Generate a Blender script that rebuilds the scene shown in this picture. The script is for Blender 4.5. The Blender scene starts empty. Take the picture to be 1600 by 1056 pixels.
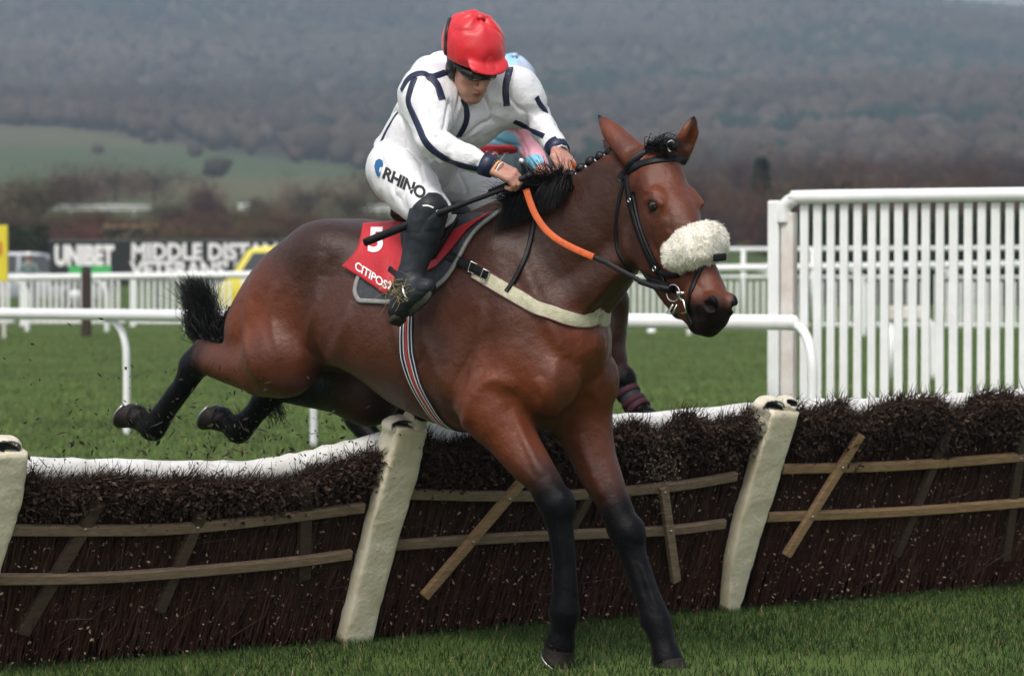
import bpy, bmesh, math, random, os
import numpy as np
from mathutils import Vector, Matrix
from mathutils.bvhtree import BVHTree
random.seed(7)
rng = np.random.default_rng(7)
S = bpy.context.scene
COL = S.collection

# ------------------------------------------------------------------ camera
CAMZ, FPX = 1.62, 5500.0
PITCH = math.atan(148 / FPX)
cam_d = bpy.data.cameras.new('camera')
cam = bpy.data.objects.new('camera', cam_d)
COL.objects.link(cam)
cam.location = (0, 0, CAMZ)
cam.rotation_euler = (math.pi / 2 - PITCH, 0, 0)
cam_d.sensor_width = 36
cam_d.lens = FPX / 1600 * 36
cam_d.clip_start = 0.5
cam_d.clip_end = 9000
cam_d.dof.use_dof = True
cam_d.dof.focus_distance = 13.35
cam_d.dof.aperture_fstop = 4.7
S.camera = cam

# ------------------------------------------------------------------ sky and sun (overcast late afternoon)
SUN_EL, SUN_AZ = math.radians(56), math.radians(-160)   # azimuth measured from +Y clockwise
W = bpy.data.worlds.new('World')
S.world = W
W.use_nodes = True
nt = W.node_tree
bg = nt.nodes['Background']
sky = nt.nodes.new('ShaderNodeTexSky')
sky.sky_type = 'NISHITA'
sky.sun_disc = False
sky.sun_elevation = SUN_EL
sky.sun_rotation = SUN_AZ
sky.air_density = 1.6
sky.dust_density = 4.0
sky.ozone_density = 1.2
sky_hs = nt.nodes.new('ShaderNodeHueSaturation')
sky_hs.inputs['Saturation'].default_value = 0.45          # cloud cover greys the blue
nt.links.new(sky.outputs[0], sky_hs.inputs['Color'])
nt.links.new(sky_hs.outputs[0], bg.inputs['Color'])
bg.inputs['Strength'].default_value = 0.125
sun_d = bpy.data.lights.new('sun', 'SUN')
sun_d.energy = 1.35
sun_d.angle = math.radians(14)
sun_d.color = (1.0, 0.95, 0.88)
sun = bpy.data.objects.new('sun', sun_d)
COL.objects.link(sun)
sdir = Vector((math.sin(SUN_AZ) * math.cos(SUN_EL), math.cos(SUN_AZ) * math.cos(SUN_EL), math.sin(SUN_EL)))
sun.rotation_euler = sdir.to_track_quat('Z', 'Y').to_euler()
S.view_settings.view_transform = 'Standard'
S.view_settings.look = 'None'
S.view_settings.exposure = 0.50
S.view_settings.gamma = 1.0
S.view_settings.use_curve_mapping = False
S.cycles.max_bounces = 6
S.cycles.volume_bounces = 0
S.cycles.volume_max_steps = 64

# ------------------------------------------------------------------ helpers
CF = Vector((0, math.cos(PITCH), -math.sin(PITCH)))
CU = Vector((0, math.sin(PITCH), math.cos(PITCH)))
CO = Vector((0, 0, CAMZ))
def ray(px, py):
    return (CF + Vector((1, 0, 0)) * ((px - 800) / FPX) + CU * ((528 - py) / FPX))
def P(px, py, Y):                       # the point at depth Y seen at a pixel of the 1600 px photograph
    d = ray(px, py); return CO + d * (Y / d.y)
def G(px, py, z=0.0):                   # the point at height z seen at a pixel
    d = ray(px, py); return CO + d * ((z - CAMZ) / d.z)

def link(o, parent=None):
    COL.objects.link(o)
    if parent is not None: o.parent = parent
    return o
def thing(name, loc, label, cat, group=None):
    o = bpy.data.objects.new(name, None)
    o.empty_display_size = 0.1
    o.location = loc
    o['label'] = label; o['category'] = cat
    if group: o['group'] = group
    return link(o)
def tag(o, label, cat, group=None):
    o['label'] = label; o['category'] = cat
    if group: o['group'] = group
    return o
def wloc(o):
    v = Vector((0, 0, 0))
    while o is not None:
        v = v + o.location; o = o.parent
    return v
def mesh_obj(name, verts, faces, mat, parent=None, smooth=True, col=None, label=None):
    """verts in world space; the object keeps its parent's origin"""
    v = np.asarray(verts, dtype=np.float64).reshape(-1, 3)
    if parent is not None: v = v - np.array(wloc(parent))
    me = bpy.data.meshes.new(name)
    if isinstance(faces, np.ndarray):
        n, m = faces.shape
        me.vertices.add(len(v)); me.vertices.foreach_set('co', v.astype(np.float32).ravel())
        me.loops.add(n * m); me.loops.foreach_set('vertex_index', faces.astype(np.int32).ravel())
        me.polygons.add(n)
        me.polygons.foreach_set('loop_start', np.arange(0, n * m, m, dtype=np.int32))
        me.update(calc_edges=True)
        me.validate()
    else:
        me.from_pydata([tuple(x) for x in v], [], faces)
    if smooth: me.polygons.foreach_set('use_smooth', np.ones(len(me.polygons), dtype=bool))
    if col is not None:
        at = me.color_attributes.new('Col', 'FLOAT_COLOR', 'POINT')
        c = np.ones((len(v), 4), dtype=np.float32); c[:, :np.asarray(col).shape[1]] = col
        at.data.foreach_set('color', c.ravel())
    if mat is not None: me.materials.append(mat)
    o = bpy.data.objects.new(name, me)
    if label: o['label'] = label
    return link(o, parent)

class MB:
    """collects simple solids into one mesh"""
    def __init__(s): s.v = []; s.f = []; s.c = []
    def add(s, vs, fs, col=None):
        n = len(s.v); s.v += [tuple(v) for v in vs]; s.f += [tuple(i + n for i in f) for f in fs]
        if col is not None: s.c += [col] * len(vs)
    def box(s, c, size, ax=None, bevel=0.0, col=None):
        c = Vector(c); ax = ax or (Vector((1, 0, 0)), Vector((0, 1, 0)), Vector((0, 0, 1)))
        hx, hy, hz = size[0] / 2, size[1] / 2, size[2] / 2
        b = min(bevel, hx * .9, hy * .9, hz * .9)
        if b <= 0:
            vs = [c + ax[0] * (x * hx) + ax[1] * (y * hy) + ax[2] * (z * hz) for x in (-1, 1) for y in (-1, 1) for z in (-1, 1)]
            s.add(vs, [(0, 1, 3, 2), (4, 6, 7, 5), (0, 4, 5, 1), (2, 3, 7, 6), (0, 2, 6, 4), (1, 5, 7, 3)], col); return
        bm = bmesh.new(); bmesh.ops.create_cube(bm, size=1)
        bmesh.ops.scale(bm, vec=(hx * 2, hy * 2, hz * 2), verts=bm.verts)
        bmesh.ops.bevel(bm, geom=bm.edges[:], offset=b, segments=2, affect='EDGES', profile=.5)
        bm.verts.index_update()
        s.add([c + ax[0] * v.co.x + ax[1] * v.co.y + ax[2] * v.co.z for v in bm.verts], [[v.index for v in f.verts] for f in bm.faces], col)
        bm.free()
    def bar(s, a, b, w, h, up=Vector((0, 0, 1)), bevel=0.0, col=None):
        a = Vector(a); b = Vector(b); t = b - a; L = t.length; t = t / L
        x = t.cross(up).normalized(); u = x.cross(t).normalized()
        s.box((a + b) / 2, (L, w, h), (t, x, u), bevel, col)
    def tube(s, pts, rad, n=10, cap=True, col=None, flat=1.0, up=None):
        pts = [Vector(p) for p in pts]
        rad = rad if isinstance(rad, (list, tuple)) else [rad] * len(pts)
        vs = []; fs = []; prev = None
        for i, p in enumerate(pts):
            t = (pts[min(i + 1, len(pts) - 1)] - pts[max(i - 1, 0)])
            t = t.normalized() if t.length > 1e-9 else Vector((0, 0, 1))
            if prev is None:
                ref = up if up is not None else (Vector((0, 0, 1)) if abs(t.z) < .9 else Vector((1, 0, 0)))
                x = t.cross(ref).normalized()
            else:
                x = (prev - t * prev.dot(t)).normalized()
            prev = x; y = t.cross(x)
            for k in range(n):
                an = 2 * math.pi * k / n
                vs.append(p + (x * math.cos(an) + y * (math.sin(an) * flat)) * rad[i])
        for i in range(len(pts) - 1):
            for k in range(n):
                fs.append((i * n + k, i * n + (k + 1) % n, (i + 1) * n + (k + 1) % n, (i + 1) * n + k))
        if cap:
            fs.append(tuple(range(n - 1, -1, -1))); fs.append(tuple((len(pts) - 1) * n + k for k in range(n)))
        s.add(vs, fs, col)
    def blob(s, c, r, ax=None, sub=2, jit=0.0, col=None):
        bm = bmesh.new(); bmesh.ops.create_icosphere(bm, subdivisions=sub, radius=1)
        ax = ax or (Vector((1, 0, 0)), Vector((0, 1, 0)), Vector((0, 0, 1)))
        c = Vector(c); r = r if isinstance(r, (tuple, list)) else (r, r, r)
        bm.verts.index_update()
        vs = []
        for v in bm.verts:
            k = 1 + random.uniform(-jit, jit)
            vs.append(c + ax[0] * (v.co.x * r[0] * k) + ax[1] * (v.co.y * r[1] * k) + ax[2] * (v.co.z * r[2] * k))
        s.add(vs, [[v.index for v in f.verts] for f in bm.faces], col); bm.free()
    def build(s, name, mat, parent=None, smooth=False, label=None):
        return mesh_obj(name, s.v, s.f, mat, parent, smooth, np.array(s.c) if s.c and len(s.c) == len(s.v) else None, label)

def smooth_path(pts, n=8):
    """Catmull-Rom through the points"""
    p = [np.array(q, dtype=float) for q in pts]
    if len(p) < 3:
        return [Vector(p[0] + (p[-1] - p[0]) * i / n) for i in range(n + 1)] if len(p[0]) == 3 else [p[0] + (p[-1] - p[0]) * i / n for i in range(n + 1)]
    p = [2 * p[0] - p[1]] + p + [2 * p[-1] - p[-2]]
    out = []
    for i in range(1, len(p) - 2):
        for k in range(n):
            t = k / n
            out.append(.5 * (2 * p[i] + (p[i + 1] - p[i - 1]) * t + (2 * p[i - 1] - 5 * p[i] + 4 * p[i + 1] - p[i + 2]) * t * t + (3 * p[i] - p[i - 1] - 3 * p[i + 1] + p[i + 2]) * t ** 3))
    out.append(p[-2])
    return [Vector(o) for o in out] if len(out[0]) == 3 else out

# ------------------------------------------------------------------ implicit modelling: a distance field grown from limbs, meshed with surface nets
class Field:
    def __init__(s, lo, hi, h, frame=None):
        s.lo = np.array(lo, float); s.h = h
        s.n = np.maximum(4, np.ceil((np.array(hi) - s.lo) / h).astype(int) + 1)
        s.D = np.full(tuple(s.n), 0.5, dtype=np.float32)
        s.ax = [(s.lo[i] + h * np.arange(s.n[i])).astype(np.float32) for i in range(3)]
    def _sl(s, lo, hi):
        i0 = np.clip(np.floor((np.array(lo) - s.lo) / s.h).astype(int), 0, s.n)
        i1 = np.clip(np.ceil((np.array(hi) - s.lo) / s.h).astype(int) + 1, 0, s.n)
        return tuple(slice(a, b) for a, b in zip(i0, i1))
    def _grid(s, sl):
        return np.meshgrid(s.ax[0][sl[0]], s.ax[1][sl[1]], s.ax[2][sl[2]], indexing='ij', sparse=True)
    def put(s, sl, d, k, op='u'):
        A = s.D[sl]
        if op == 's':
            d = -d
            h = np.maximum(k - np.abs(A - d), 0) / max(k, 1e-6)
            s.D[sl] = np.maximum(A, d) + h * h * k * .25
        else:
            h = np.maximum(k - np.abs(A - d), 0) / max(k, 1e-6)
            s.D[sl] = np.minimum(A, d) - h * h * k * .25
    def chain(s, pts, k=.03, sq=1.0, ax=(0, 1, 0), op='u'):
        """pts: [(point, radius)...]; sq squashes along ax"""
        ax = np.array(ax, float); ax /= np.linalg.norm(ax)
        pp = [np.array(p, float) for p, r in pts]; rr = [r for p, r in pts]
        pad = max(rr) * max(1, sq) + k + 2 * s.h
        sl = s._sl(np.min(pp, axis=0) - pad, np.max(pp, axis=0) + pad)
        if any(q.stop <= q.start for q in sl): return
        X, Y, Z = s._grid(sl)
        if sq != 1.0:
            m = (1 / sq - 1) * (X * ax[0] + Y * ax[1] + Z * ax[2])
            X, Y, Z = X + m * ax[0], Y + m * ax[1], Z + m * ax[2]
            pp = [p + (1 / sq - 1) * p.dot(ax) * ax for p in pp]
        best = None
        if len(pp) == 1: pp = pp * 2; rr = rr * 2
        for i in range(len(pp) - 1):
            a, b = pp[i], pp[i + 1]; ba = b - a; l2 = max(ba.dot(ba), 1e-9)
            t = np.clip(((X - a[0]) * ba[0] + (Y - a[1]) * ba[1] + (Z - a[2]) * ba[2]) / l2, 0, 1)
            d = np.sqrt((X - a[0] - ba[0] * t) ** 2 + (Y - a[1] - ba[1] * t) ** 2 + (Z - a[2] - ba[2] * t) ** 2) - (rr[i] + (rr[i + 1] - rr[i]) * t)
            best = d if best is None else np.minimum(best, d)
        s.put(sl, best * min(1, sq), k, op)
    def ell(s, c, r, R=None, k=.03, op='u'):
        c = np.array(c, float); r = np.array(r, float)
        R = np.eye(3) if R is None else np.array(R, float)
        pad = r.max() + k + 2 * s.h
        sl = s._sl(c - pad, c + pad)
        if any(q.stop <= q.start for q in sl): return
        X, Y, Z = s._grid(sl); X = X - c[0]; Y = Y - c[1]; Z = Z - c[2]
        q = [(X * R[i][0] + Y * R[i][1] + Z * R[i][2]) / r[i] for i in range(3)]
        k0 = np.sqrt(q[0] ** 2 + q[1] ** 2 + q[2] ** 2)
        k1 = np.sqrt((q[0] / r[0]) ** 2 + (q[1] / r[1]) ** 2 + (q[2] / r[2]) ** 2) + 1e-6
        s.put(sl, k0 * (k0 - 1) / k1, k, op)
    def mesh(s, smooth=2):
        D = s.D; neg = D < 0
        nx, ny, nz = D.shape
        cnt = np.zeros((nx - 1, ny - 1, nz - 1), dtype=np.int8)
        for dx in (0, 1):
            for dy in (0, 1):
                for dz in (0, 1):
                    cnt += neg[dx:nx - 1 + dx, dy:ny - 1 + dy, dz:nz - 1 + dz]
        act = np.argwhere((cnt > 0) & (cnt < 8))
        idx = np.full(cnt.shape, -1, dtype=np.int32)
        idx[act[:, 0], act[:, 1], act[:, 2]] = np.arange(len(act))
        corner = [(x, y, z) for x in (0, 1) for y in (0, 1) for z in (0, 1)]
        val = np.stack([D[act[:, 0] + c[0], act[:, 1] + c[1], act[:, 2] + c[2]] for c in corner], 1)
        acc = np.zeros((len(act), 3)); num = np.zeros(len(act))
        for i in range(8):
            for j in range(i + 1, 8):
                ci, cj = np.array(corner[i]), np.array(corner[j])
                if np.abs(ci - cj).sum() != 1: continue
                m = (val[:, i] < 0) != (val[:, j] < 0)
                t = val[m, i] / (val[m, i] - val[m, j])
                acc[m] += ci + (cj - ci) * t[:, None]; num[m] += 1
        v = s.lo + s.h * (act + acc / num[:, None])
        F = []
        for axx in range(3):
            sh = [slice(None)] * 3; sh2 = [slice(None)] * 3
            sh[axx] = slice(0, -1); sh2[axx] = slice(1, None)
            a = neg[tuple(sh)]; b = neg[tuple(sh2)]
            e = np.argwhere(a != b)
            o1, o2 = [(1, 2), (2, 0), (0, 1)][axx]
            ok = (e[:, o1] > 0) & (e[:, o2] > 0) & (e[:, o1] < D.shape[o1] - 1) & (e[:, o2] < D.shape[o2] - 1)
            e = e[ok]; flip = a[tuple(e.T)]
            q = []
            for d1, d2 in ((-1, -1), (0, -1), (0, 0), (-1, 0)):
                c = e.copy(); c[:, o1] += d1; c[:, o2] += d2
                q.append(idx[tuple(c.T)])
            q = np.stack(q, 1)
            q[~flip] = q[~flip][:, ::-1]
            F.append(q)
        F = np.concatenate(F)
        F = F[(F >= 0).all(1)]
        for it in range(smooth):
            for lam in (.5, -.52):
                ac = np.zeros_like(v); n = np.zeros(len(v))
                for i in range(4):
                    a, b = F[:, i], F[:, (i + 1) % 4]
                    for ch in range(3):
                        ac[:, ch] += np.bincount(a, v[b, ch], len(v)) + np.bincount(b, v[a, ch], len(v))
                    n += np.bincount(a, minlength=len(v)) + np.bincount(b, minlength=len(v))
                v = v + lam * (ac / np.maximum(n, 1)[:, None] - v)
        return v, F
def seg_dist(v, pts):
    """distance of points v to a polyline, minus interpolated radius"""
    best = np.full(len(v), 9.0)
    for (a, ra), (b, rb) in zip(pts[:-1], pts[1:]):
        a = np.array(a); b = np.array(b); ba = b - a
        t = np.clip((v - a) @ ba / max(ba @ ba, 1e-9), 0, 1)
        best = np.minimum(best, np.linalg.norm(v - a - t[:, None] * ba, axis=1) - (ra + (rb - ra) * t))
    return best
def sstep(x, a, b):
    t = np.clip((x - a) / (b - a), 0, 1); return t * t * (3 - 2 * t)

# value noise for vertex displacement
class VN:
    def __init__(s, seed): s.t = np.random.default_rng(seed).uniform(-1, 1, (32, 32, 32))
    def __call__(s, p):
        i = np.floor(p).astype(int); f = p - i; f = f * f * (3 - 2 * f); i &= 31; j = (i + 1) & 31
        t = s.t; r = 0
        for dx in (0, 1):
            for dy in (0, 1):
                for dz in (0, 1):
                    w = (f[:, 0] if dx else 1 - f[:, 0]) * (f[:, 1] if dy else 1 - f[:, 1]) * (f[:, 2] if dz else 1 - f[:, 2])
                    r = r + w * t[(j if dx else i)[:, 0], (j if dy else i)[:, 1], (j if dz else i)[:, 2]]
        return r
def vnormals(v, F):
    n = np.zeros_like(v)
    fn = np.cross(v[F[:, 2]] - v[F[:, 0]], v[F[:, 3]] - v[F[:, 1]])
    for i in range(4):
        for ch in range(3): n[:, ch] += np.bincount(F[:, i], fn[:, ch], len(v))
    return n / np.maximum(np.linalg.norm(n, axis=1), 1e-12)[:, None]
def bvh_of(v, F):
    return BVHTree.FromPolygons([Vector(x) for x in v], [tuple(int(i) for i in f) for f in F])
def cam_hit(bvh, px, py):
    d = ray(px, py).normalized()
    return bvh.ray_cast(CO, d, 400)[:2]

# ------------------------------------------------------------------ materials
MATS = {}
def nmat(name):
    m = bpy.data.materials.new(name); m.use_nodes = True
    MATS[name] = m
    return m, m.node_tree, m.node_tree.nodes['Principled BSDF']
def N(t, ty, **kw):
    n = t.nodes.new(ty)
    for k, v in kw.items():
        if k in n.inputs: n.inputs[k].default_value = v
        else: setattr(n, k, v)
    return n
def mat(name, c, rough=.6, spec=.5, noise=0.0, scale=20, c2=None, bump=0.0, bscale=None, metal=0.0, sheen=0.0, stretch=None, coat=0.0, detail=4):
    """plain principled material with noise mottling and bump"""
    m, t, b = nmat(name)
    b.inputs['Base Color'].default_value = (*c, 1)
    b.inputs['Roughness'].default_value = rough
    b.inputs['Specular IOR Level'].default_value = spec
    b.inputs['Metallic'].default_value = metal
    b.inputs['Sheen Weight'].default_value = sheen
    b.inputs['Coat Weight'].default_value = coat
    tc = N(t, 'ShaderNodeTexCoord')
    mp = N(t, 'ShaderNodeMapping')
    if stretch: mp.inputs['Scale'].default_value = stretch
    t.links.new(tc.outputs['Object'], mp.inputs[0])
    if noise > 0 or c2:
        n = N(t, 'ShaderNodeTexNoise', Scale=scale, Detail=detail, Roughness=.6)
        t.links.new(mp.outputs[0], n.inputs['Vector'])
        r = N(t, 'ShaderNodeValToRGB')
        c2 = c2 or tuple(x * (1 - noise) for x in c)
        r.color_ramp.elements[0].position = .35; r.color_ramp.elements[0].color = (*c2, 1)
        r.color_ramp.elements[1].position = .65; r.color_ramp.elements[1].color = (*c, 1)
        t.links.new(n.outputs['Fac'], r.inputs[0]); t.links.new(r.outputs[0], b.inputs['Base Color'])
    if bump > 0:
        n2 = N(t, 'ShaderNodeTexNoise', Scale=bscale or scale * 2, Detail=5, Roughness=.6)
        t.links.new(mp.outputs[0], n2.inputs['Vector'])
        bu = N(t, 'ShaderNodeBump', Strength=min(1, bump), Distance=.01)
        t.links.new(n2.outputs['Fac'], bu.inputs['Height']); t.links.new(bu.outputs[0], b.inputs['Normal'])
    return m
def attr_mat(name, rough=.6, spec=.4, noise=.25, scale=60, bump=.3, bscale=120, stretch=None, sheen=0.0, bdist=.01):
    """principled material coloured by the mesh's own 'Col' attribute, mottled"""
    m, t, b = nmat(name)
    b.inputs['Roughness'].default_value = rough
    b.inputs['Specular IOR Level'].default_value = spec
    b.inputs['Sheen Weight'].default_value = sheen
    at = N(t, 'ShaderNodeAttribute', attribute_name='Col')
    tc = N(t, 'ShaderNodeTexCoord'); mp = N(t, 'ShaderNodeMapping')
    if stretch: mp.inputs['Scale'].default_value = stretch
    t.links.new(tc.outputs['Object'], mp.inputs[0])
    n = N(t, 'ShaderNodeTexNoise', Scale=scale, Detail=6, Roughness=.65)
    t.links.new(mp.outputs[0], n.inputs['Vector'])
    mr = N(t, 'ShaderNodeMapRange'); mr.inputs['From Min'].default_value = .3; mr.inputs['From Max'].default_value = .7
    mr.inputs['To Min'].default_value = 1 - noise; mr.inputs['To Max'].default_value = 1 + noise
    t.links.new(n.outputs['Fac'], mr.inputs[0])
    mx = N(t, 'ShaderNodeVectorMath', operation='SCALE')
    t.links.new(at.outputs['Color'], mx.inputs[0]); t.links.new(mr.outputs[0], mx.inputs['Scale'])
    t.links.new(mx.outputs[0], b.inputs['Base Color'])
    if bump > 0:
        n2 = N(t, 'ShaderNodeTexNoise', Scale=bscale, Detail=6, Roughness=.65)
        t.links.new(mp.outputs[0], n2.inputs['Vector'])
        bu = N(t, 'ShaderNodeBump', Strength=bump, Distance=bdist)
        t.links.new(n2.outputs['Fac'], bu.inputs['Height']); t.links.new(bu.outputs[0], b.inputs['Normal'])
    return m

M_white = mat('white paint', (.81, .82, .83), .38, .5, .10, 5, bump=.05, bscale=60)
M_cream = mat('cream padded vinyl', (.72, .67, .54), .5, .45, c2=(.62, .54, .39), scale=9, bump=.5, bscale=34)
M_black = mat('black rubber', (.009, .009, .011), .5, .25, .3, 40)
M_leather = mat('black leather', (.007, .007, .009), .42, .25, .4, 60, bump=.2, bscale=300)
M_metal = mat('steel', (.62, .62, .6), .22, .5, metal=1.0)
M_navy = mat('navy satin', (.012, .018, .055), .45, .5, .25, 60)
M_wtext = mat('white print', (.8, .8, .8), .5)
M_btext = mat('black print', (.012, .012, .016), .6)
# ================================================================== the setting
GN, GN2 = VN(41), VN(42)
def terrain(x, y):
    """flat course, then fields rising to a long wooded hill"""
    x = np.asarray(x, float); y = np.asarray(y, float)
    ys = np.array([0, 90, 180, 300, 500, 800, 1200, 1700, 2200, 2700, 3300]); zs = np.array([0, 0, .8, 3.2, 8.5, 21, 46, 86, 138, 200, 214.0])
    z = np.interp(y, ys, zs)
    p = np.stack([x / 260, y / 420, np.zeros_like(x)], -1).reshape(-1, 3)
    n = GN(p).reshape(x.shape) + .5 * GN2(p * 2.3).reshape(x.shape)
    z = z + n * np.clip((y - 350) / 1800, 0, 1) * 13
    ridge = np.interp(x, [-900, 200, 330, 420, 900], [22, 14, -18, -27, -33])
    return z + ridge * np.clip((y - 1500) / 1200, 0, 1)
def woodmask(x, y):
    """1 where the hillside is wooded"""
    p = np.stack([x / 170, y / 260, np.full_like(x, 3.3)], -1).reshape(-1, 3)
    n = (GN2(p) + .6 * GN(p * 2.1)).reshape(np.asarray(x).shape)
    low = np.interp(x / y, [-.16, -.10, -.05, 0, .04, .15], [940, 990, 950, 850, 720, 600])
    w = sstep(y + n * 110, low, low + 60)
    gap = sstep(n, .62, .85) * sstep(y, 1500, 1700)
    return w * (1 - .6 * gap)
rows = np.concatenate([np.linspace(2, 60, 70), np.geomspace(61, 3300, 170)]); us = np.linspace(-1, 1, 271)
Yg, Ug = np.meshgrid(rows, us, indexing='ij'); Xg = Ug * (14 + .55 * Yg); Zg = terrain(Xg, Yg)
gv = np.stack([Xg, Yg, Zg], -1).reshape(-1, 3); n1, n2 = Xg.shape
ii = (np.arange(n1 - 1)[:, None] * n2 + np.arange(n2 - 1)[None]).ravel()
gf = np.stack([ii, ii + 1, ii + n2 + 1, ii + n2], 1)
wm = woodmask(Xg, Yg)
fieldn = (GN(np.stack([Xg / 120, Yg / 200, Xg * 0 + 7], -1).reshape(-1, 3)).reshape(Xg.shape))
turf = np.array((.062, .094, .024)); field = np.array((.062, .084, .034)); tan = np.array((.12, .10, .06)); leafl = np.array((.040, .029, .025))
t1_ = sstep(Yg, 60, 250)[..., None]; c = turf * (1 - t1_) + field * t1_
tn = (sstep(fieldn, .05, .4) * sstep(Yg, 250, 500) * .65)[..., None]; c = c * (1 - tn) + tan * tn
c = c * (1 - wm[..., None]) + leafl * wm[..., None]
M_ground, t, b = nmat('turf')
at = N(t, 'ShaderNodeAttribute', attribute_name='Col'); tc = N(t, 'ShaderNodeTexCoord')
na = N(t, 'ShaderNodeTexNoise', Scale=.8, Detail=8, Roughness=.65); nb = N(t, 'ShaderNodeTexNoise', Scale=9, Detail=6, Roughness=.7); nc = N(t, 'ShaderNodeTexNoise', Scale=.12, Detail=3)
mp_ = N(t, 'ShaderNodeMapping'); mp_.inputs['Scale'].default_value = (.35, 1.6, 1); t.links.new(tc.outputs['Object'], mp_.inputs[0])
t.links.new(mp_.outputs[0], na.inputs['Vector']); t.links.new(tc.outputs['Object'], nb.inputs['Vector']); t.links.new(mp_.outputs[0], nc.inputs['Vector'])
m1 = N(t, 'ShaderNodeMath', operation='MULTIPLY_ADD'); m1.inputs[1].default_value = .9; m1.inputs[2].default_value = .10
t.links.new(na.outputs['Fac'], m1.inputs[0])
m2 = N(t, 'ShaderNodeMath', operation='MULTIPLY_ADD'); m2.inputs[1].default_value = .7; t.links.new(nb.outputs['Fac'], m2.inputs[0]); t.links.new(m1.outputs[0], m2.inputs[2])
m3 = N(t, 'ShaderNodeMath', operation='MULTIPLY_ADD'); m3.inputs[1].default_value = .35; t.links.new(nc.outputs['Fac'], m3.inputs[0]); t.links.new(m2.outputs[0], m3.inputs[2])
sc = N(t, 'ShaderNodeVectorMath', operation='SCALE'); t.links.new(at.outputs['Color'], sc.inputs[0]); t.links.new(m3.outputs[0], sc.inputs['Scale'])
t.links.new(sc.outputs[0], b.inputs['Base Color']); b.inputs['Roughness'].default_value = .85; b.inputs['Specular IOR Level'].default_value = .08
bu = N(t, 'ShaderNodeBump', Strength=.6, Distance=.03); t.links.new(nb.outputs['Fac'], bu.inputs['Height']); t.links.new(bu.outputs[0], b.inputs['Normal'])
ground = mesh_obj('ground', gv, gf, M_ground, None, True, c.reshape(-1, 3)); ground['kind'] = 'structure'

# ---- bare woodland on the hill: one mass
ico = bmesh.new(); bmesh.ops.create_icosphere(ico, subdivisions=1, radius=1); ico.verts.index_update()
IV = np.array([list(v.co) for v in ico.verts]); IF = np.array([[v.index for v in f.verts] for f in ico.faces]); ico.free()
KW = 26000
yy = np.sqrt(rng.uniform(560 ** 2, 2900 ** 2, KW * 2)); xx = rng.uniform(-.33, .33, KW * 2) * yy
keep = rng.uniform(0, 1, KW * 2) < woodmask(xx, yy) * .93 + .012 * sstep(yy, 500, 700)
xx, yy = xx[keep][:KW], yy[keep][:KW]; k = len(xx); zz = terrain(xx, yy)
hgt = rng.uniform(4.5, 8.5, k); hgt *= np.where((woodmask(xx, yy) < .2), .55, 1.0); wd = hgt * rng.uniform(.42, .66, k)
jit = 1 + rng.uniform(-.34, .34, (k, len(IV), 1))
V = IV[None] * jit * np.stack([wd, wd, hgt * .55], 1)[:, None] + np.stack([xx, yy, zz + hgt * .45], 1)[:, None]
Fk = IF[None] + (np.arange(k) * len(IV))[:, None, None]
cn = GN(np.stack([xx / 90, yy / 150, xx * 0], 1)) + .6 * GN2(np.stack([xx / 30, yy / 50, xx * 0], 1)); cn2 = GN2(np.stack([xx / 200, yy / 130, xx * 0 + 5], 1))
base = np.array((.070, .054, .043))[None] * (1 + .38 * cn)[:, None] * rng.uniform(.88, 1.12, (k, 1)) * (1 + rng.normal(0, .03, (k, 3)))
con = (sstep(cn2, .28, .42) * (rng.uniform(0, 1, k) < .75))[:, None]
base = base * (1 - con) + np.array((.012, .030, .022)) * con
pale = (rng.uniform(0, 1, k) < .06)[:, None]; base = np.where(pale, np.array((.10, .082, .07)), base)
M_wood = attr_mat('bare woodland', .95, .1, .35, .9, .6, 1.5, bdist=.6)
woods = mesh_obj('woodland', V.reshape(-1, 3), Fk.reshape(-1, 3), M_wood, None, False, np.repeat(base, len(IV), 0))
woods['kind'] = 'stuff'; woods['label'] = 'bare brown winter woodland covering the hazy hillside'; woods['category'] = 'woodland'

# ---- turf blades near the camera and behind the hurdle
def blades(name, X, Y, hmin, hmax, wmin, wmax, label, tone=(.028, .050, .0125)):
    n = len(X); h_ = rng.uniform(hmin, hmax, n); w_ = rng.uniform(wmin, wmax, n); an = rng.uniform(0, 2 * np.pi, n)
    lean = rng.normal(0, .45, (n, 2)) * h_[:, None]
    base_ = np.stack([X, Y, np.zeros(n)], 1); sx = np.stack([np.cos(an), np.sin(an), np.zeros(n)], 1) * w_[:, None]
    mid_ = base_ + np.stack([lean[:, 0] * .35, lean[:, 1] * .35, h_ * .6], 1); tip = base_ + np.stack([lean[:, 0], lean[:, 1], h_ * .95], 1)
    V = np.stack([base_ - sx, base_ + sx, mid_ + sx * .7, mid_ - sx * .7, tip], 1).reshape(-1, 3)
    q = np.arange(n)[:, None] * 5
    F = [tuple(f) for f in (q + np.array([0, 1, 2, 3]))] + [tuple(f) for f in (q + np.array([3, 2, 4]))]
    cl = GN(np.stack([X * 1.3, Y * 1.3, X * 0], 1)) + .7 * GN2(np.stack([X * 5, Y * 5, X * 0], 1))
    col = np.array(tone)[None] * (1 + .34 * cl)[:, None] * rng.uniform(.55, 1.4, (n, 1)) * (1 + rng.normal(0, .08, (n, 3)))
    dry = rng.uniform(0, 1, n) < .05; col[dry] = np.array((.17, .14, .065)) * rng.uniform(.6, 1.2, (dry.sum(), 1))
    o = mesh_obj(name, V, F, M_blade, None, True, np.repeat(col, 5, 0)); o['kind'] = 'stuff'; o['label'] = label; o['category'] = 'grass'
    return o
M_blade = attr_mat('grass blades', .65, .15, .1, 30, 0)
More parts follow.
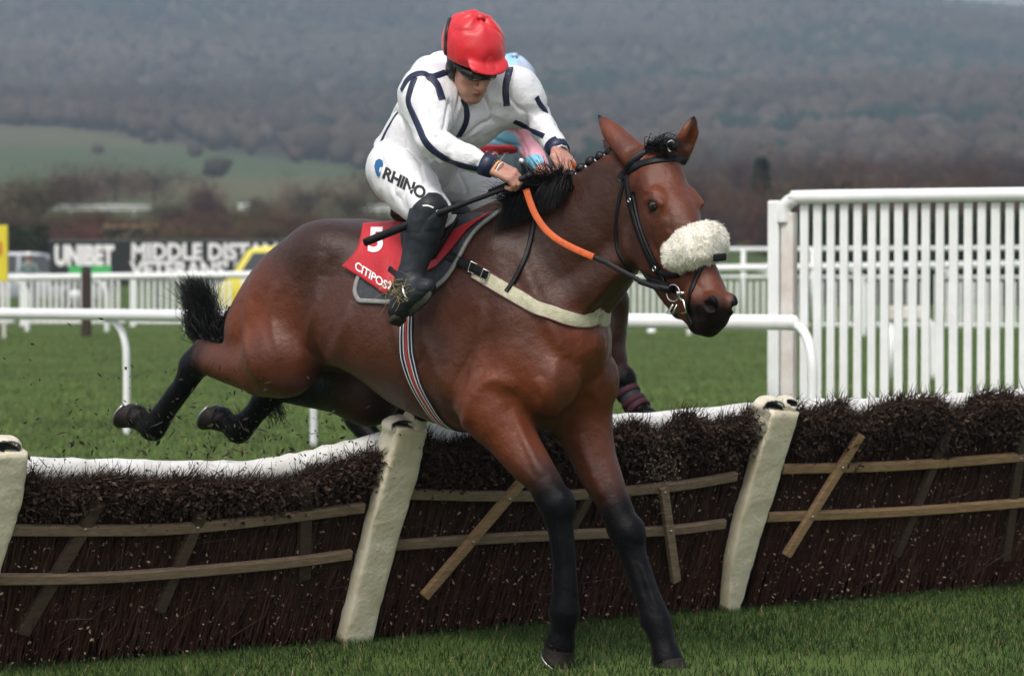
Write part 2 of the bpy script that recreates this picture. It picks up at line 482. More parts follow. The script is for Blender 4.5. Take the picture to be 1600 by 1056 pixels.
# hurdle base line, needed here and below
HB2 = Vector((-.63, 14.4, 0)); HE = Vector((.80, .60, 0)); HN = Vector((.60, -.80, 0))
n = 190000
X = rng.uniform(-4.0, 5.0, n); Y = rng.uniform(11.2, 18.2, n)
dd = (X - HB2.x) * HN.x + (Y - HB2.y) * HN.y
m = (dd > -.02) & (np.abs(X) < .165 * Y + 1.1) & (rng.uniform(0, 1, n) < .75 + .5 * GN(np.stack([X * 2.2, Y * 2.2, X * 0 + 3], 1)))
blades('grass', X[m], Y[m], .014, .044, .0014, .0030, 'short green turf on the landing side of the hurdle')
n = 150000
Y = 15.5 + rng.uniform(0, 1, n) ** 1.7 * 48; X = rng.uniform(-.19, .19, n) * Y
dd = (X - HB2.x) * HN.x + (Y - HB2.y) * HN.y
m = dd < -.15
blades('grass', X[m], Y[m], .022, .052, .003, .007, 'mown green turf of the course behind the hurdle', (.096, .138, .038))

# ---- haze: one closed box of even air round everything
hz = MB(); hz.box((0, 1650, 150), (3900, 3340, 320)); M_haze = bpy.data.materials.new('haze'); M_haze.use_nodes = True
t = M_haze.node_tree; t.nodes.clear(); out = t.nodes.new('ShaderNodeOutputMaterial'); pv = t.nodes.new('ShaderNodeVolumePrincipled')
pv.inputs['Color'].default_value = (.62, .75, .90, 1); pv.inputs['Density'].default_value = .00040; pv.inputs['Anisotropy'].default_value = .2
t.links.new(pv.outputs[0], out.inputs['Volume'])
haze = hz.build('haze', M_haze); haze['kind'] = 'stuff'; haze['label'] = 'thin bluish winter haze over the whole racecourse and hill'; haze['category'] = 'haze'
# ================================================================== the bay horse
TH = math.radians(38)
P0 = P(790, 335, 13.75)
HF = Vector((math.cos(TH), -math.sin(TH), 0)); HR = Vector((-math.sin(TH), -math.cos(TH), 0)); UZ = Vector((0, 0, 1))
HO = Vector((P0.x, P0.y, 0))                         # ground point below the withers
def Hw(px, py, b):                                   # the world point seen at a pixel, b metres to the horse's right of its middle plane
    d = ray(px, py); return CO + d * ((b - (CO - HO).dot(HR)) / d.dot(HR))
def toL(p): q = Vector(p) - HO; return np.array((q.dot(HF), q.dot(HR), q.z))
def H(px, py, b): return toL(Hw(px, py, b))
HM = np.array([HF, HR, UZ])                          # rows: the horse's axes in the world
def toW(v): return np.asarray(v) @ HM + np.array(HO)

PSI = math.radians(58)                               # the head is turned a little more to the viewer
PF = Vector((math.cos(PSI), -math.sin(PSI), 0)); PR = Vector((-math.sin(PSI), -math.cos(PSI), 0))
POLL = Hw(1018, 262, 0.0)
def Kw(px, py, l): d = ray(px, py); return CO + d * ((l - (CO - POLL).dot(PR)) / d.dot(PR))
def K(px, py, l): return toL(Kw(px, py, l))
RHL = np.array((PR.dot(HF), PR.dot(HR), 0.0))        # head's right axis in horse axes

LEG = dict(
 foreR=[((772, 640), .17, .120), ((812, 702), .165, .088), ((850, 752), .16, .066), ((868, 790), .155, .065), ((877, 832), .15, .049), ((883, 885), .145, .043), ((885, 925), .145, .045), ((884, 955), .145, .055), ((879, 985), .14, .047), ((875, 1006), .135, .060)],
 foreL=[((905, 640), -.15, .115), ((930, 720), -.155, .086), ((956, 778), -.155, .066), ((978, 834), -.155, .064), ((993, 876), -.155, .049), ((1012, 926), -.155, .044), ((1027, 970), -.155, .056), ((1036, 1003), -.15, .048), ((1043, 1030), -.15, .060)],
 hindR=[((440, 560), .2, .142), ((405, 578), .2, .102), ((360, 572), .2, .074), ((322, 562), .195, .060), ((304, 572), .19, .058), ((285, 605), .185, .045), ((262, 638), .18, .042), ((240, 670), .175, .052), ((222, 660), .17, .042), ((214, 652), .17, .054)],
 hindL=[((575, 610), -.12, .125), ((520, 608), -.13, .095), ((470, 606), -.14, .075), ((440, 606), -.15, .058), ((418, 622), -.15, .052), ((398, 648), -.15, .043), ((374, 674), -.15, .052), ((356, 662), -.15, .042), ((346, 655), -.15, .055)],
)
LEG = {k: [(H(p[0], p[1], b), r) for p, b, r in v] for k, v in LEG.items()}

PROF = [  # a, top, bottom, half width
 (-1.32, 1.32, 1.27, .03), (-1.29, 1.41, 1.18, .12), (-1.22, 1.51, 1.11, .18), (-1.11, 1.60, 1.10, .225), (-.97, 1.678, 1.11, .26), (-.80, 1.722, 1.12, .275), (-.64, 1.71, 1.05, .275),
 (-.5, 1.685, .965, .29), (-.32, 1.675, .905, .285), (-.15, 1.70, .87, .265), (0, 1.73, .86, .235), (.15, 1.70, .885, .225), (.28, 1.60, .96, .21), (.38, 1.45, 1.06, .17), (.44, 1.32, 1.16, .09), (.46, 1.27, 1.21, .03)]

def horse_field(legs, h, head=True):
    f = Field((-2.35, -.52, -.12), (1.25, .52, 2.35), h)
    # trunk from its top, bottom and width lines
    pr = np.array(PROF); aa = np.linspace(pr[0, 0], pr[-1, 0], 400)
    def cur(i):
        y = np.interp(aa, pr[:, 0], pr[:, i]); ker = np.hanning(41); ker /= ker.sum()
        yy = np.convolve(np.pad(y, 20, mode='edge'), ker, mode='valid'); w = np.minimum(1, np.minimum(np.arange(400), 399 - np.arange(400)) / 25); return y * (1 - w) + yy * w
    top, bot, wid = cur(1), cur(2), cur(3)
    sl = f._sl((-1.32, -.45, .7), (.46, .45, 1.9))
    X, Y, Z = f._grid(sl)
    a1 = f.ax[0][sl[0]]
    T = np.interp(a1, aa, top)[:, None, None]; B = np.interp(a1, aa, bot)[:, None, None]; Wd = np.interp(a1, aa, wid)[:, None, None]
    rc = (T - B) / 2; cc = (T + B) / 2
    zz = (Z - cc) / rc
    # narrower towards the top line, fullest low on the ribs
    wz = Wd * (1 - .16 * np.clip(zz, 0, 1) ** 2)
    rho = (np.abs(Y / wz) ** 2.25 + np.abs(zz) ** 2.25) ** (1 / 2.25)
    f.put(sl, ((rho - 1) * np.minimum(Wd, rc)).astype(np.float32), .02)
    for s in (1, -1):
        # scapula and shoulder mass, point of shoulder, breast
        f.chain([(H(815, 400, 0) + (0, s * .15, 0), .10), (H(842, 500, 0) + (0, s * .17, 0), .11), (H(858, 585, 0) + (0, s * .15, 0), .105)], .06, .75)
        f.ell(H(880, 590, 0) + (.02, s * .115, 0), (.11, .10, .13), k=.05)
        f.chain([(H(800, 480, 0) + (0, s * .19, 0), .09), (H(765, 590, 0) + (0, s * .20, 0), .11)], .05, .7)           # triceps
        # hindquarter
        f.chain([(H(525, 405, 0) + (0, s * .13, 0), .135), (H(462, 475, 0) + (0, s * .13, 0), .142)], .10, .85)
        f.ell(H(436, 522, 0) + (0, s * .15, 0), (.135, .11, .155), k=.09)
        f.ell(H(560, 392, 0) + (0, s * .17, 0), (.14, .09, .09), k=.09)                                                 # point of hip
        f.chain([(H(700, 540, 0) + (0, s * .24, 0), .10), (H(600, 520, 0) + (0, s * .24, 0), .10)], .10, .55)             # ribs
    # legs
    for nm, key, s in (('foreR', 0, 1), ('foreL', 0, -1), ('hindR', 1, 1), ('hindL', 1, -1)):
        L = legs[nm]
        f.chain(L, .05, 1.0)
        if key == 0:
            # root: shoulder point to elbow
            f.chain([(H(850, 560, 0) + (0, s * .15, 0), .11), (L[0][0] + np.array((.03, 0, .10)), .115), (L[0][0], L[0][1])], .06, .85)
            f.chain([(L[0][0] + np.array((-.05, 0, .04)), .08), (.55 * L[1][0] + .45 * L[2][0] + np.array((-.02, 0, 0)), .055)], .04)
            f.ell(L[3][0] + np.array((.028, 0, .004)), (.052, .060, .072), k=.02); f.ell(L[3][0] + np.array((-.05, 0, .012)), (.026, .030, .034), k=.02); f.ell(L[-3][0] + np.array((-.03, 0, 0)), (.040, .042, .042), k=.02)
        else:
            f.chain([(np.array((-1.0, s * .14, 1.40)), .155), (L[0][0], L[0][1] * .95)], .09, .8)
            # point of hock behind the joint
            d = L[4][0] - L[2][0]
            f.chain([(L[2][0] + (L[3][0] - L[2][0]) * .3 + np.array((0, 0, .035)), .035), (L[3][0] + np.array((-.03, 0, .055)), .03), (L[4][0] + np.array((-.035, 0, .01)), .035)], .03)
        # tendon line at the back of the cannon, ergot
        q = L[-5][0]; e = L[-3][0]
        f.chain([(q * .9 + e * .1 + np.array((-.022, 0, 0)), .026), (e + np.array((-.022, 0, .0)), .034)], .03)
    # neck
    n0, n1, n2 = H(838, 432, 0), H(915, 362, 0), H(985, 290, 0)
    f.chain([(n0 - np.array((.18, 0, .02)), .27), (n0, .262), (n1, .20), (n2, .135), (K(1024, 275, 0), .105)], .10, .58)
    f.chain([(H(790, 350, 0), .06), (H(890, 312, 0), .05), (H(950, 270, 0), .045), (H(985, 250, 0), .045)], .06, .6)     # crest
    f.chain([(H(905, 480, 0) + (0, .06, 0), .07), (H(968, 420, 0) + (0, .03, 0), .05), (K(1000, 380, .02), .04)], .06)      # muscle down the throat side
    f.chain([(H(905, 480, 0) + (0, -.06, 0), .07), (H(968, 420, 0) + (0, -.03, 0), .05), (K(1000, 380, -.02), .04)], .06)
    if not head: return f
    # head
    A0 = K(1033, 292, 0); A1 = K(1115, 483, 0); AX = (A1 - A0) / np.linalg.norm(A1 - A0)
    DV = np.cross(AX, RHL); DV /= np.linalg.norm(DV)
    if DV[0] < 0: DV = -DV
    RM = [AX, DV, RHL]
    def RM2(s): a = (AX + .55 * DV) / np.linalg.norm(AX + .55 * DV); return [a, np.cross(RHL, a), RHL]
    def KM(px, py, l, s):                            # a point on the right half of the head, or its mirror image
        p = K(px, py, l); return p if s > 0 else p - 2 * l * RHL
    f.chain([(K(1029, 290, 0), .098), (K(1048, 343, 0), .106)], .05, .93, RHL)
    f.chain([(K(1050, 345, 0), .104), (K(1082, 418, 0), .084), (K(1099, 452, 0), .077)], .05, .76, RHL)
    f.chain([(K(1102, 458, 0), .077), (K(1113, 480, 0), .072), (K(1113, 490, 0), .070)], .03, .90, RHL)
    f.chain([(K(1066, 330, 0), .016), (K(1106, 420, 0), .014)], .05, 1.3, RHL)        # nasal bridge
    f.chain([(K(1046, 392, 0), .090), (K(1078, 455, 0), .066)], .04, .62, RHL)          # between nose and jaw
    for s in (1, -1):
        f.ell(KM(1012, 372, .056, s), (.135, .115, .034), RM, k=.04)            # cheek disc
        f.ell(KM(1028, 314, .079, s), (.058, .034, .024), RM, k=.03)            # orbit
        f.ell(KM(1012, 290, .070, s), (.045, .03, .02), RM, k=.03)              # temple
        f.chain([(KM(1040, 348, .072, s), .014), (KM(1068, 405, .055, s), .010)], .022)      # facial crest
        f.ell(KM(1111, 474, .046, s), (.038, .034, .018), RM, k=.03)           # nostril wing
        f.ell(KM(1088, 462, .05, s), (.05, .03, .02), RM, k=.03)
    f.chain([(K(1020, 402, .0), .066), (K(1058, 462, 0), .048), (K(1090, 502, 0), .042)], .04, .8, RHL)
    f.chain([(K(1094, 506, 0), .040), (K(1108, 512, 0), .036)], .02, 1.1, RHL)           # lower lip
    # ears: slim, cupped
    for tip, mid, base, l, tw in (((934, 180), (957, 207), (992, 246), .070, .25), ((1086, 180), (1079, 206), (1063, 238), -.085, -.2)):
        b0, m0, t0 = K(*base, l), K(*mid, l * 1.15), K(*tip, l * 1.3)
        fl = PFL + RHL * tw; fl = fl / np.linalg.norm(fl)
        f.chain([(b0, .053), (.6 * b0 + .4 * m0, .050), (m0, .042), (.5 * m0 + .5 * t0, .026), (.2 * m0 + .8 * t0, .011), (t0, .004)], .02, .42, fl)
        off = fl * .028
        if l < 0: f.chain([(.6 * b0 + .4 * m0 + off, .024), (m0 + off * .85, .022), (.5 * m0 + .5 * t0 + off * .6, .011)], .006, .75, fl, op='s')
    for s in (1, -1):
        f.ell(KM(1108, 480, .060, s), (.034, .0175, .024), RM2(s), k=.008, op='s')   # nostril
        f.ell(KM(1020, 323, .108, s), (.017, .024, .016), RM, k=.008, op='s')
        f.chain([(KM(1010, 314, .094, s), .010), (KM(1022, 311, .098, s), .012), (KM(1034, 318, .092, s), .010)], .015)   # eye opening
        f.chain([(KM(1112, 505, .062, s), .005), (KM(1084, 492, .062, s), .006)], .006, op='s')    # mouth line
    return f
PFL = np.array((PF.dot(HF), PF.dot(HR), 0.0))
fld = horse_field(LEG, .0085)
hv, hF = fld.mesh(2)
del fld
hF = hF[:, ::-1]                                    # the horse axes are left-handed
def horse_colour(v, legs):
    """the bay coat: red-brown body, black points, shade painted on the off hind thigh; v in horse axes"""
    d = np.zeros(len(v))
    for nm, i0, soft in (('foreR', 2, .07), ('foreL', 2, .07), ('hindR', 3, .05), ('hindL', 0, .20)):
        L = legs[nm]
        # how far down the leg: project on the polyline
        best = np.full(len(v), 9.0); along = np.zeros(len(v)); acc = 0.0; a0 = 0
        for j in range(len(L) - 1):
            a, b = L[j][0], L[j + 1][0]; ba = b - a; ln = np.linalg.norm(ba)
            t = np.clip((v - a) @ ba / (ln * ln), 0, 1)
            dist = np.linalg.norm(v - a - t[:, None] * ba, axis=1)
            m = dist < best; best[m] = dist[m]; along[m] = acc + t[m] * ln
            if j == i0: a0 = acc
            acc += ln
        near = sstep(best, .20, .14) if nm == 'hindL' else sstep(best, .17, .11)  # hindL: black point below, shadow painted into the coat up to the stifle
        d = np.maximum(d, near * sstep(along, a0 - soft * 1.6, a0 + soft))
    mz = np.linalg.norm(v - K(1112, 502, 0), axis=1)
    d = np.maximum(d, sstep(mz, .125, .085) * .95)
    for tip in ((934, 180, .091), (1086, 180, -.11)):
        d = np.maximum(d, sstep(np.linalg.norm(v - K(*tip), axis=1), .05, .012))
    for e in (0, 2): d = np.maximum(d, .8 * sstep(np.linalg.norm(v - (K(1020, 322, .1) - e * .1 * RHL), axis=1), .045, .02)); d = np.maximum(d, sstep(np.linalg.norm(v - (K(1112, 477, .07) - e * .07 * RHL), axis=1), .06, .04))
    z = v[:, 2]
    body = np.array((.072, .0195, .0085)); red = np.array((.140, .031, .0095)); dark = np.array((.036, .0130, .0085)); blk = np.array((.0032, .0032, .0042))
    # the coat is darker along the back and the crest of the neck, redder on shoulder, chest and quarters
    t = np.clip(sstep(z, 1.75, 1.15) + .09 * VNA(v * 3.1) + .1 * VNB(v * 9), 0, 1)[:, None]
    c = dark * (1 - t) + body * t
    r = np.zeros(len(v))
    for p, rad in ((H(800, 640, .2), .34), (H(940, 620, -.1), .3), (H(420, 500, .2), .34), (K(1100, 420, 0), .34), (K(1060, 290, 0), .26), (K(1000, 240, .08), .18), (K(962, 212, .08), .15), (K(1078, 208, -.1), .15), (H(905, 560, 0), .3)):
        r = np.maximum(r, sstep(np.linalg.norm(v - p, axis=1), rad, rad * .25))
    r = (r * (.75 + .3 * VNA(v * 5)))[:, None]
    c = c * (1 - r) + red * r
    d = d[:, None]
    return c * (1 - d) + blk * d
VNA, VNB = VN(1), VN(2)
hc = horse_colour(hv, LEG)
# muscle edges, folds and the larger veins
hn = vnormals(hv, hF); HB0 = bvh_of(toW(hv), hF)
def crease(paths, depth, width):
    global hv
    for path in paths:
        pts = [cam_hit(HB0, q[0], q[1])[0] for q in smooth_path([(a, b, 0) for a, b in path], 6)]
        pts = [toL(p) for p in pts if p is not None]
        for sgn in (1, -1):
            pl = [(p * np.array((1, sgn, 1)), 0.0) for p in pts]; m = len(pl)
            d = np.full(len(hv), 9.0); al = np.zeros(len(hv))
            lo = np.min([p for p, r in pl], axis=0) - width * 3; hi = np.max([p for p, r in pl], axis=0) + width * 3
            ix = np.where(((hv > lo) & (hv < hi)).all(1))[0]
            if len(ix) == 0 or m < 2: continue
            dd = np.full(len(ix), 9.0); aa_ = np.zeros(len(ix))
            for j in range(m - 1):
                a, b = pl[j][0], pl[j + 1][0]; ba = b - a; t_ = np.clip((hv[ix] - a) @ ba / max(ba @ ba, 1e-9), 0, 1)
                q = np.linalg.norm(hv[ix] - a - t_[:, None] * ba, axis=1); mm = q < dd; dd[mm] = q[mm]; aa_[mm] = (j + t_[mm]) / (m - 1)
            fade = np.sin(np.clip(aa_, .0, 1) * np.pi) ** .5
            hv[ix] += hn[ix] * (depth * np.exp(-(dd / width) ** 2) * fade)[:, None]
crease([[(806, 372), (832, 450), (866, 520), (884, 560)], [(752, 470), (752, 540), (736, 600), (714, 645)], [(722, 672), (738, 622), (768, 594), (810, 606)], [(500, 395), (496, 470), (484, 530), (500, 566)],
        [(396, 430), (386, 500), (390, 556), (404, 598)], [(548, 470), (532, 530), (512, 572)], [(868, 560), (864, 600), (866, 650), (868, 690)], [(984, 300), (975, 360), (984, 414)]], -.017, .030)
crease([[(893, 842), (896, 880), (897, 930)], [(1003, 882), (1018, 925), (1031, 960)], [(986, 300), (977, 365), (988, 412), (1014, 424)], [(1003, 296), (1014, 300), (1026, 300)], [(1052, 330), (1060, 380), (1072, 400)], [(290, 612), (262, 650)], [(1075, 452), (1086, 470), (1088, 492)]], -.0065, .011)
crease([[(798, 640), (826, 700), (848, 745)], [(905, 680), (925, 735), (942, 780)], [(962, 425), (932, 466), (900, 498)], [(905, 570), (900, 610), (880, 640)], [(840, 590), (850, 620), (838, 650)], [(430, 440), (425, 500), (440, 560)], [(640, 420), (660, 520), (690, 600)], [(600, 400), (615, 500), (640, 590)]], -.010, .022)
crease([[(780, 610), (800, 660), (825, 720), (838, 750)], [(690, 500), (660, 560), (640, 580), (620, 600)], [(760, 520), (720, 580), (700, 620)], [(1036, 345), (1050, 375), (1048, 400)], [(1040, 350), (1062, 372)], [(890, 560), (910, 600), (915, 640)], [(860, 800), (866, 850), (872, 920)], [(985, 860), (1000, 900), (1015, 950)], [(1034, 352), (1046, 372), (1062, 380)], [(1016, 352), (1020, 380), (1032, 404)], [(1084, 425), (1088, 445), (1102, 455)]], .0045, .012)
hw = toW(hv)
hn = vnormals(hw, hF)
horse = thing('race_horse', HO, 'bay racehorse with black legs and pale fleece noseband, jumping the hurdle', 'horse')
# coat
M_coat, t, b = nmat('bay coat')
at = N(t, 'ShaderNodeAttribute', attribute_name='Col')
tc = N(t, 'ShaderNodeTexCoord')
n1 = N(t, 'ShaderNodeTexNoise', Scale=5.0, Detail=5, Roughness=.6); t.links.new(tc.outputs['Object'], n1.inputs['Vector'])
mr = N(t, 'ShaderNodeMapRange'); mr.inputs['From Min'].default_value = .3; mr.inputs['From Max'].default_value = .7; mr.inputs['To Min'].default_value = .78; mr.inputs['To Max'].default_value = 1.22
t.links.new(n1.outputs['Fac'], mr.inputs[0])
sc = N(t, 'ShaderNodeVectorMath', operation='SCALE'); t.links.new(at.outputs['Color'], sc.inputs[0]); t.links.new(mr.outputs[0], sc.inputs['Scale'])
t.links.new(sc.outputs[0], b.inputs['Base Color'])
mpp = N(t, 'ShaderNodeMapping'); mpp.inputs['Scale'].default_value = (60, 60, 22); t.links.new(tc.outputs['Object'], mpp.inputs[0])
n2 = N(t, 'ShaderNodeTexNoise', Scale=4.0, Detail=4, Roughness=.7); t.links.new(mpp.outputs[0], n2.inputs['Vector'])
n3 = N(t, 'ShaderNodeTexNoise', Scale=22.0, Detail=3); t.links.new(tc.outputs['Object'], n3.inputs['Vector'])
ad = N(t, 'ShaderNodeMath', operation='MULTIPLY_ADD'); ad.inputs[1].default_value = 3.0
t.links.new(n3.outputs['Fac'], ad.inputs[0]); t.links.new(n2.outputs['Fac'], ad.inputs[2])
bu = N(t, 'ShaderNodeBump', Strength=.42, Distance=.005); t.links.new(ad.outputs[0], bu.inputs['Height']); t.links.new(bu.outputs[0], b.inputs['Normal'])
r2 = N(t, 'ShaderNodeMapRange'); r2.inputs['To Min'].default_value = .30; r2.inputs['To Max'].default_value = .46; t.links.new(n1.outputs['Fac'], r2.inputs[0])
t.links.new(r2.outputs[0], b.inputs['Roughness'])
bw_ = N(t, 'ShaderNodeRGBToBW'); t.links.new(at.outputs['Color'], bw_.inputs[0]); ms_ = N(t, 'ShaderNodeMapRange'); ms_.inputs['From Min'].default_value = .004; ms_.inputs['From Max'].default_value = .022; ms_.inputs['To Min'].default_value = .10; ms_.inputs['To Max'].default_value = .38
t.links.new(bw_.outputs[0], ms_.inputs[0]); t.links.new(ms_.outputs[0], b.inputs['Specular IOR Level'])
b.inputs['Sheen Weight'].default_value = .02
b.inputs['Sheen Roughness'].default_value = .4
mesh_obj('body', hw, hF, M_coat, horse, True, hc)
HB = bvh_of(hw, hF)

# eyes, hooves with steel shoes
M_eye = mat('dark eye', (.008, .005, .004), .06, .6, coat=.6)
M_hoof = mat('hoof horn', (.020, .014, .012), .55, .25, .5, 30, bump=.4, bscale=60, stretch=(1, 1, 6))
M_shoe = mat('worn steel', (.35, .34, .33), .35, .5, metal=.9)
AXW = Vector(np.array((K(1115, 483, 0) - K(1033, 292, 0))) @ HM).normalized()
for e in (0, 2):
    mb = MB(); mb.blob(toW(K(1021, 322, .096) - e * .096 * RHL), (.0195, .0265, .018), (AXW, AXW.cross(PR).normalized(), PR), 3)
    mb.build('eye', M_eye, horse, True)
def hoof(c, d, fwd, r, parent):
    d = Vector(d).normalized(); fwd = Vector(fwd); fwd = (fwd - d * fwd.dot(d)).normalized(); sd = d.cross(fwd)
    mb = MB(); n = 20; vs = []; fs = []
    rings = [(-.03, .72, 0), (-.01, .84, 0), (.0, .88, .0), (.008, .86, .002), (.05, 1.02, .014), (.062, 1.06, .018), (.066, .95, .018)]
    for (h, k, s) in rings:
        for i in range(n):
            an = 2 * math.pi * i / n
            heel = 1.0 if math.cos(an) > -.2 else .86
            vs.append(Vector(c) + d * (h + .012 * math.cos(an)) + fwd * (math.cos(an) * r * k * heel + s) + sd * (math.sin(an) * r * k * .94))
    for j in range(len(rings) - 1):
        for i in range(n): fs.append((j * n + i, j * n + (i + 1) % n, (j + 1) * n + (i + 1) % n, (j + 1) * n + i))
    fs.append(tuple((len(rings) - 1) * n + i for i in range(n))); fs.append(tuple(range(n - 1, -1, -1)))
    mb.add(vs, fs); ho = mb.build('hoof', M_hoof, parent, True)
    mb = MB(); pts = []
    for i in range(n - 3):
        an = 2 * math.pi * (i - (n - 4) / 2) / n
        pts.append(Vector(c) + d * (.070 + .012 * math.cos(an)) + fwd * (math.cos(an) * r * .95 + .018) + sd * (math.sin(an) * r * .90))
    mb.tube(pts, .007, 6); mb.build('horseshoe', M_shoe, ho, True)
def add_hooves(legs, parent, toWf, F):
    for nm in ('foreR', 'foreL', 'hindR', 'hindL'):
        L = legs[nm]; c = toWf(L[-1][0]); p = toWf(L[-2][0]); q = toWf(L[-3][0])
        d = Vector(c) - Vector(q)
        d = d.normalized() + (Vector((0, 0, -.5)) if nm.startswith('fore') else Vector((0, 0, 0)))
        fw = Vector(F) if nm.startswith('fore') else Vector((0, 0, -1)) + Vector(F) * .2
        if nm == 'foreR': d = d - Vector(F) * .45
        hoof(c, d, fw, L[-1][1] * 1.20, parent)
add_hooves(LEG, horse, toW, HF)
# ================================================================== hair and tack
def surf(bvh, pts, n=6):
    """points and normals where the camera rays of a pixel path meet a surface"""
    out = []
    for q in smooth_path([(a, b, 0) for a, b in pts], n):
        p, nn = cam_hit(bvh, q[0], q[1])
        if p is None: continue
        if out and (p - out[-1][0]).length > .09: break
        out.append((p, nn))
    return out
def relax(h, it=3):
    for _ in range(it):
        g = list(h)
        for i in range(1, len(h) - 1):
            g[i] = ((h[i - 1][0] + h[i][0] * 2 + h[i + 1][0]) / 4, (h[i - 1][1] + h[i][1] * 2 + h[i + 1][1]).normalized())
        h = g
    return h
def strip(mb, hits, w, th, off=.001, closed=False, col=None, wtaper=None):
    """a flat strap with thickness laid along (point, normal) samples"""
    m = len(hits); vs = []; fs = []
    for i, (p, n) in enumerate(hits):
        a = hits[(i - 1) % m if closed else max(i - 1, 0)][0]; b = hits[(i + 1) % m if closed else min(i + 1, m - 1)][0]
        t = (b - a).normalized(); s = t.cross(n).normalized(); n2 = s.cross(t).normalized()
        if n2.dot(n) < 0: n2 = -n2
        ww = w * (wtaper(i / (m - 1)) if wtaper else 1) / 2
        for x, y in ((-1, -.004 / max(th, 1e-4)), (-1, .6), (-.8, 1), (.8, 1), (1, .6), (1, -.004 / max(th, 1e-4))):
            vs.append(p + s * (x * ww) + n2 * (off + y * th))
    k = 6
    for i in range(m if closed else m - 1):
        j = (i + 1) % m
        for e in range(k): fs.append((i * k + e, i * k + (e + 1) % k, j * k + (e + 1) % k, j * k + e))
    if not closed: fs += [tuple(range(k)), tuple(range((m - 1) * k + k - 1, (m - 1) * k - 1, -1))]
    mb.add(vs, fs, col)
def mirrored(hits):
    out = []
    for p, n in hits:
        q = toL(p); q[1] = -q[1]
        p2, n2, _, _ = HB.find_nearest(Vector(toW(q)))
        out.append((p2, n2))
    return out
def ring(bvh, c, u, v, n=48, R=.5):
    """closed loop where the plane (c,u,v) cuts a surface, seen from outside"""
    out = []
    for i in range(n):
        an = 2 * math.pi * i / n; d = u * math.cos(an) + v * math.sin(an)
        p, nn, _, _ = bvh.ray_cast(c + d * R, -d, R)
        if p is None: continue
        out.append((p, nn))
    return out
def ruled(bvh, left, right, nu, nv, off, mb, mirror=False, th=.004):
    """a cloth lying on the surface between two pixel edges; two skins"""
    L = smooth_path([(a, b, 0) for a, b in left], max(2, nv // (len(left) - 1)))
    Rr = smooth_path([(a, b, 0) for a, b in right], max(2, nv // (len(right) - 1)))
    m = min(len(L), len(Rr)); rows = []
    for j in range(m):
        l = L[int(j * (len(L) - 1) / (m - 1))]; r = Rr[int(j * (len(Rr) - 1) / (m - 1))]
        row = []
        for i in range(nu + 1):
            q = l + (r - l) * (i / nu)
            p, nn = cam_hit(bvh, q[0], q[1])
            if p is None: p, nn = row[-1] if row else (P(q[0], q[1], 13.9), Vector((0, 0, 1)))
            row.append((p, nn))
        rows.append(row)
    def sheet(g):
        vs = []; fs = []
        for k, o in ((0, off), (1, off - th)):
            for row in g:
                for p, nn in row: vs.append(p + nn * o)
        W1 = nu + 1; T = m * W1
        for j in range(m - 1):
            for i in range(nu):
                a = j * W1 + i; fs.append((a, a + 1, a + W1 + 1, a + W1)); fs.append((T + a, T + a + W1, T + a + W1 + 1, T + a + 1))
        for i in range(nu):
            fs.append((i + 1, i, T + i, T + i + 1)); a = (m - 1) * W1 + i; fs.append((a, a + 1, T + a + 1, T + a))
        for j in range(m - 1):
            a = j * W1; fs.append((a, a + W1, T + a + W1, T + a)); a += nu; fs.append((a + W1, a, T + a, T + a + W1))
        mb.add(vs, fs)
    sheet(rows)
    if mirror: sheet([mirrored(r) for r in rows])
    return rows
def text_on(bvh, txt, o, ex, ey, size, mt, name, parent, bold=.012, off=.004, shear=0.0, spacing=1.0):
    """lettering laid on a surface: o is the pixel of the baseline start, ex / ey the pixel directions of one em"""
    cu = bpy.data.curves.new(name, 'FONT'); cu.body = txt; cu.size = 1; cu.offset = bold; cu.shear = shear; cu.space_character = spacing; cu.resolution_u = 4
    ob = bpy.data.objects.new(name, cu); COL.objects.link(ob)
    me = bpy.data.meshes.new_from_object(ob.evaluated_get(bpy.context.evaluated_depsgraph_get()))
    bpy.data.objects.remove(ob); bpy.data.curves.remove(cu)
    bm = bmesh.new(); bm.from_mesh(me)
    bmesh.ops.triangulate(bm, faces=bm.faces[:])
    bmesh.ops.subdivide_edges(bm, edges=[e for e in bm.edges if e.calc_length() > .25], cuts=2)
    bmesh.ops.triangulate(bm, faces=bm.faces[:])
    bm.verts.index_update(); vs = []
    for v in bm.verts:
        px = o[0] + (v.co.x * ex[0] + v.co.y * ey[0]) * size; py = o[1] + (v.co.x * ex[1] + v.co.y * ey[1]) * size
        p, nn = cam_hit(bvh, px, py)
        if p is None: p, nn, _, _ = bvh.find_nearest(P(px, py, 13.8))
        vs.append(p + (nn if nn.dot(p - CO) < 0 else -nn) * off)
    fs = [[v.index for v in f.verts] for f in bm.faces]
    bm.free(); bpy.data.meshes.remove(me)
    return mesh_obj(name, vs, fs, mt, parent, False)
def strands(mb, roots, n=1, segs=7, r0=.0022, r1=.0004, wig=.02):
    """roots: list of control-point paths; each hair is a three-sided tapering tube with its own waviness"""
    for pts in roots:
        q = smooth_path(pts, max(2, segs // (len(pts) - 1)))
        ph = random.uniform(0, 6.28); am = random.uniform(.2, 1) * wig
        ax = Vector((random.gauss(0, 1), random.gauss(0, 1), random.gauss(0, 1))).normalized()
        m = len(q) - 1
        q = [p + ax * (am * (i / m) * math.sin(ph + 5.5 * i / m)) for i, p in enumerate(q)]
        mb.tube(q, [r0 + (r1 - r0) * i / m for i in range(m + 1)], 3, cap=False)
def jitter(p, s): return Vector(p) + Vector((random.gauss(0, s), random.gauss(0, s), random.gauss(0, s)))

M_hair = mat('black horse hair', (.007, .0065, .0075), .42, .28, .4, 90)
M_band = mat('white plaiting band', (.75, .75, .75), .5)
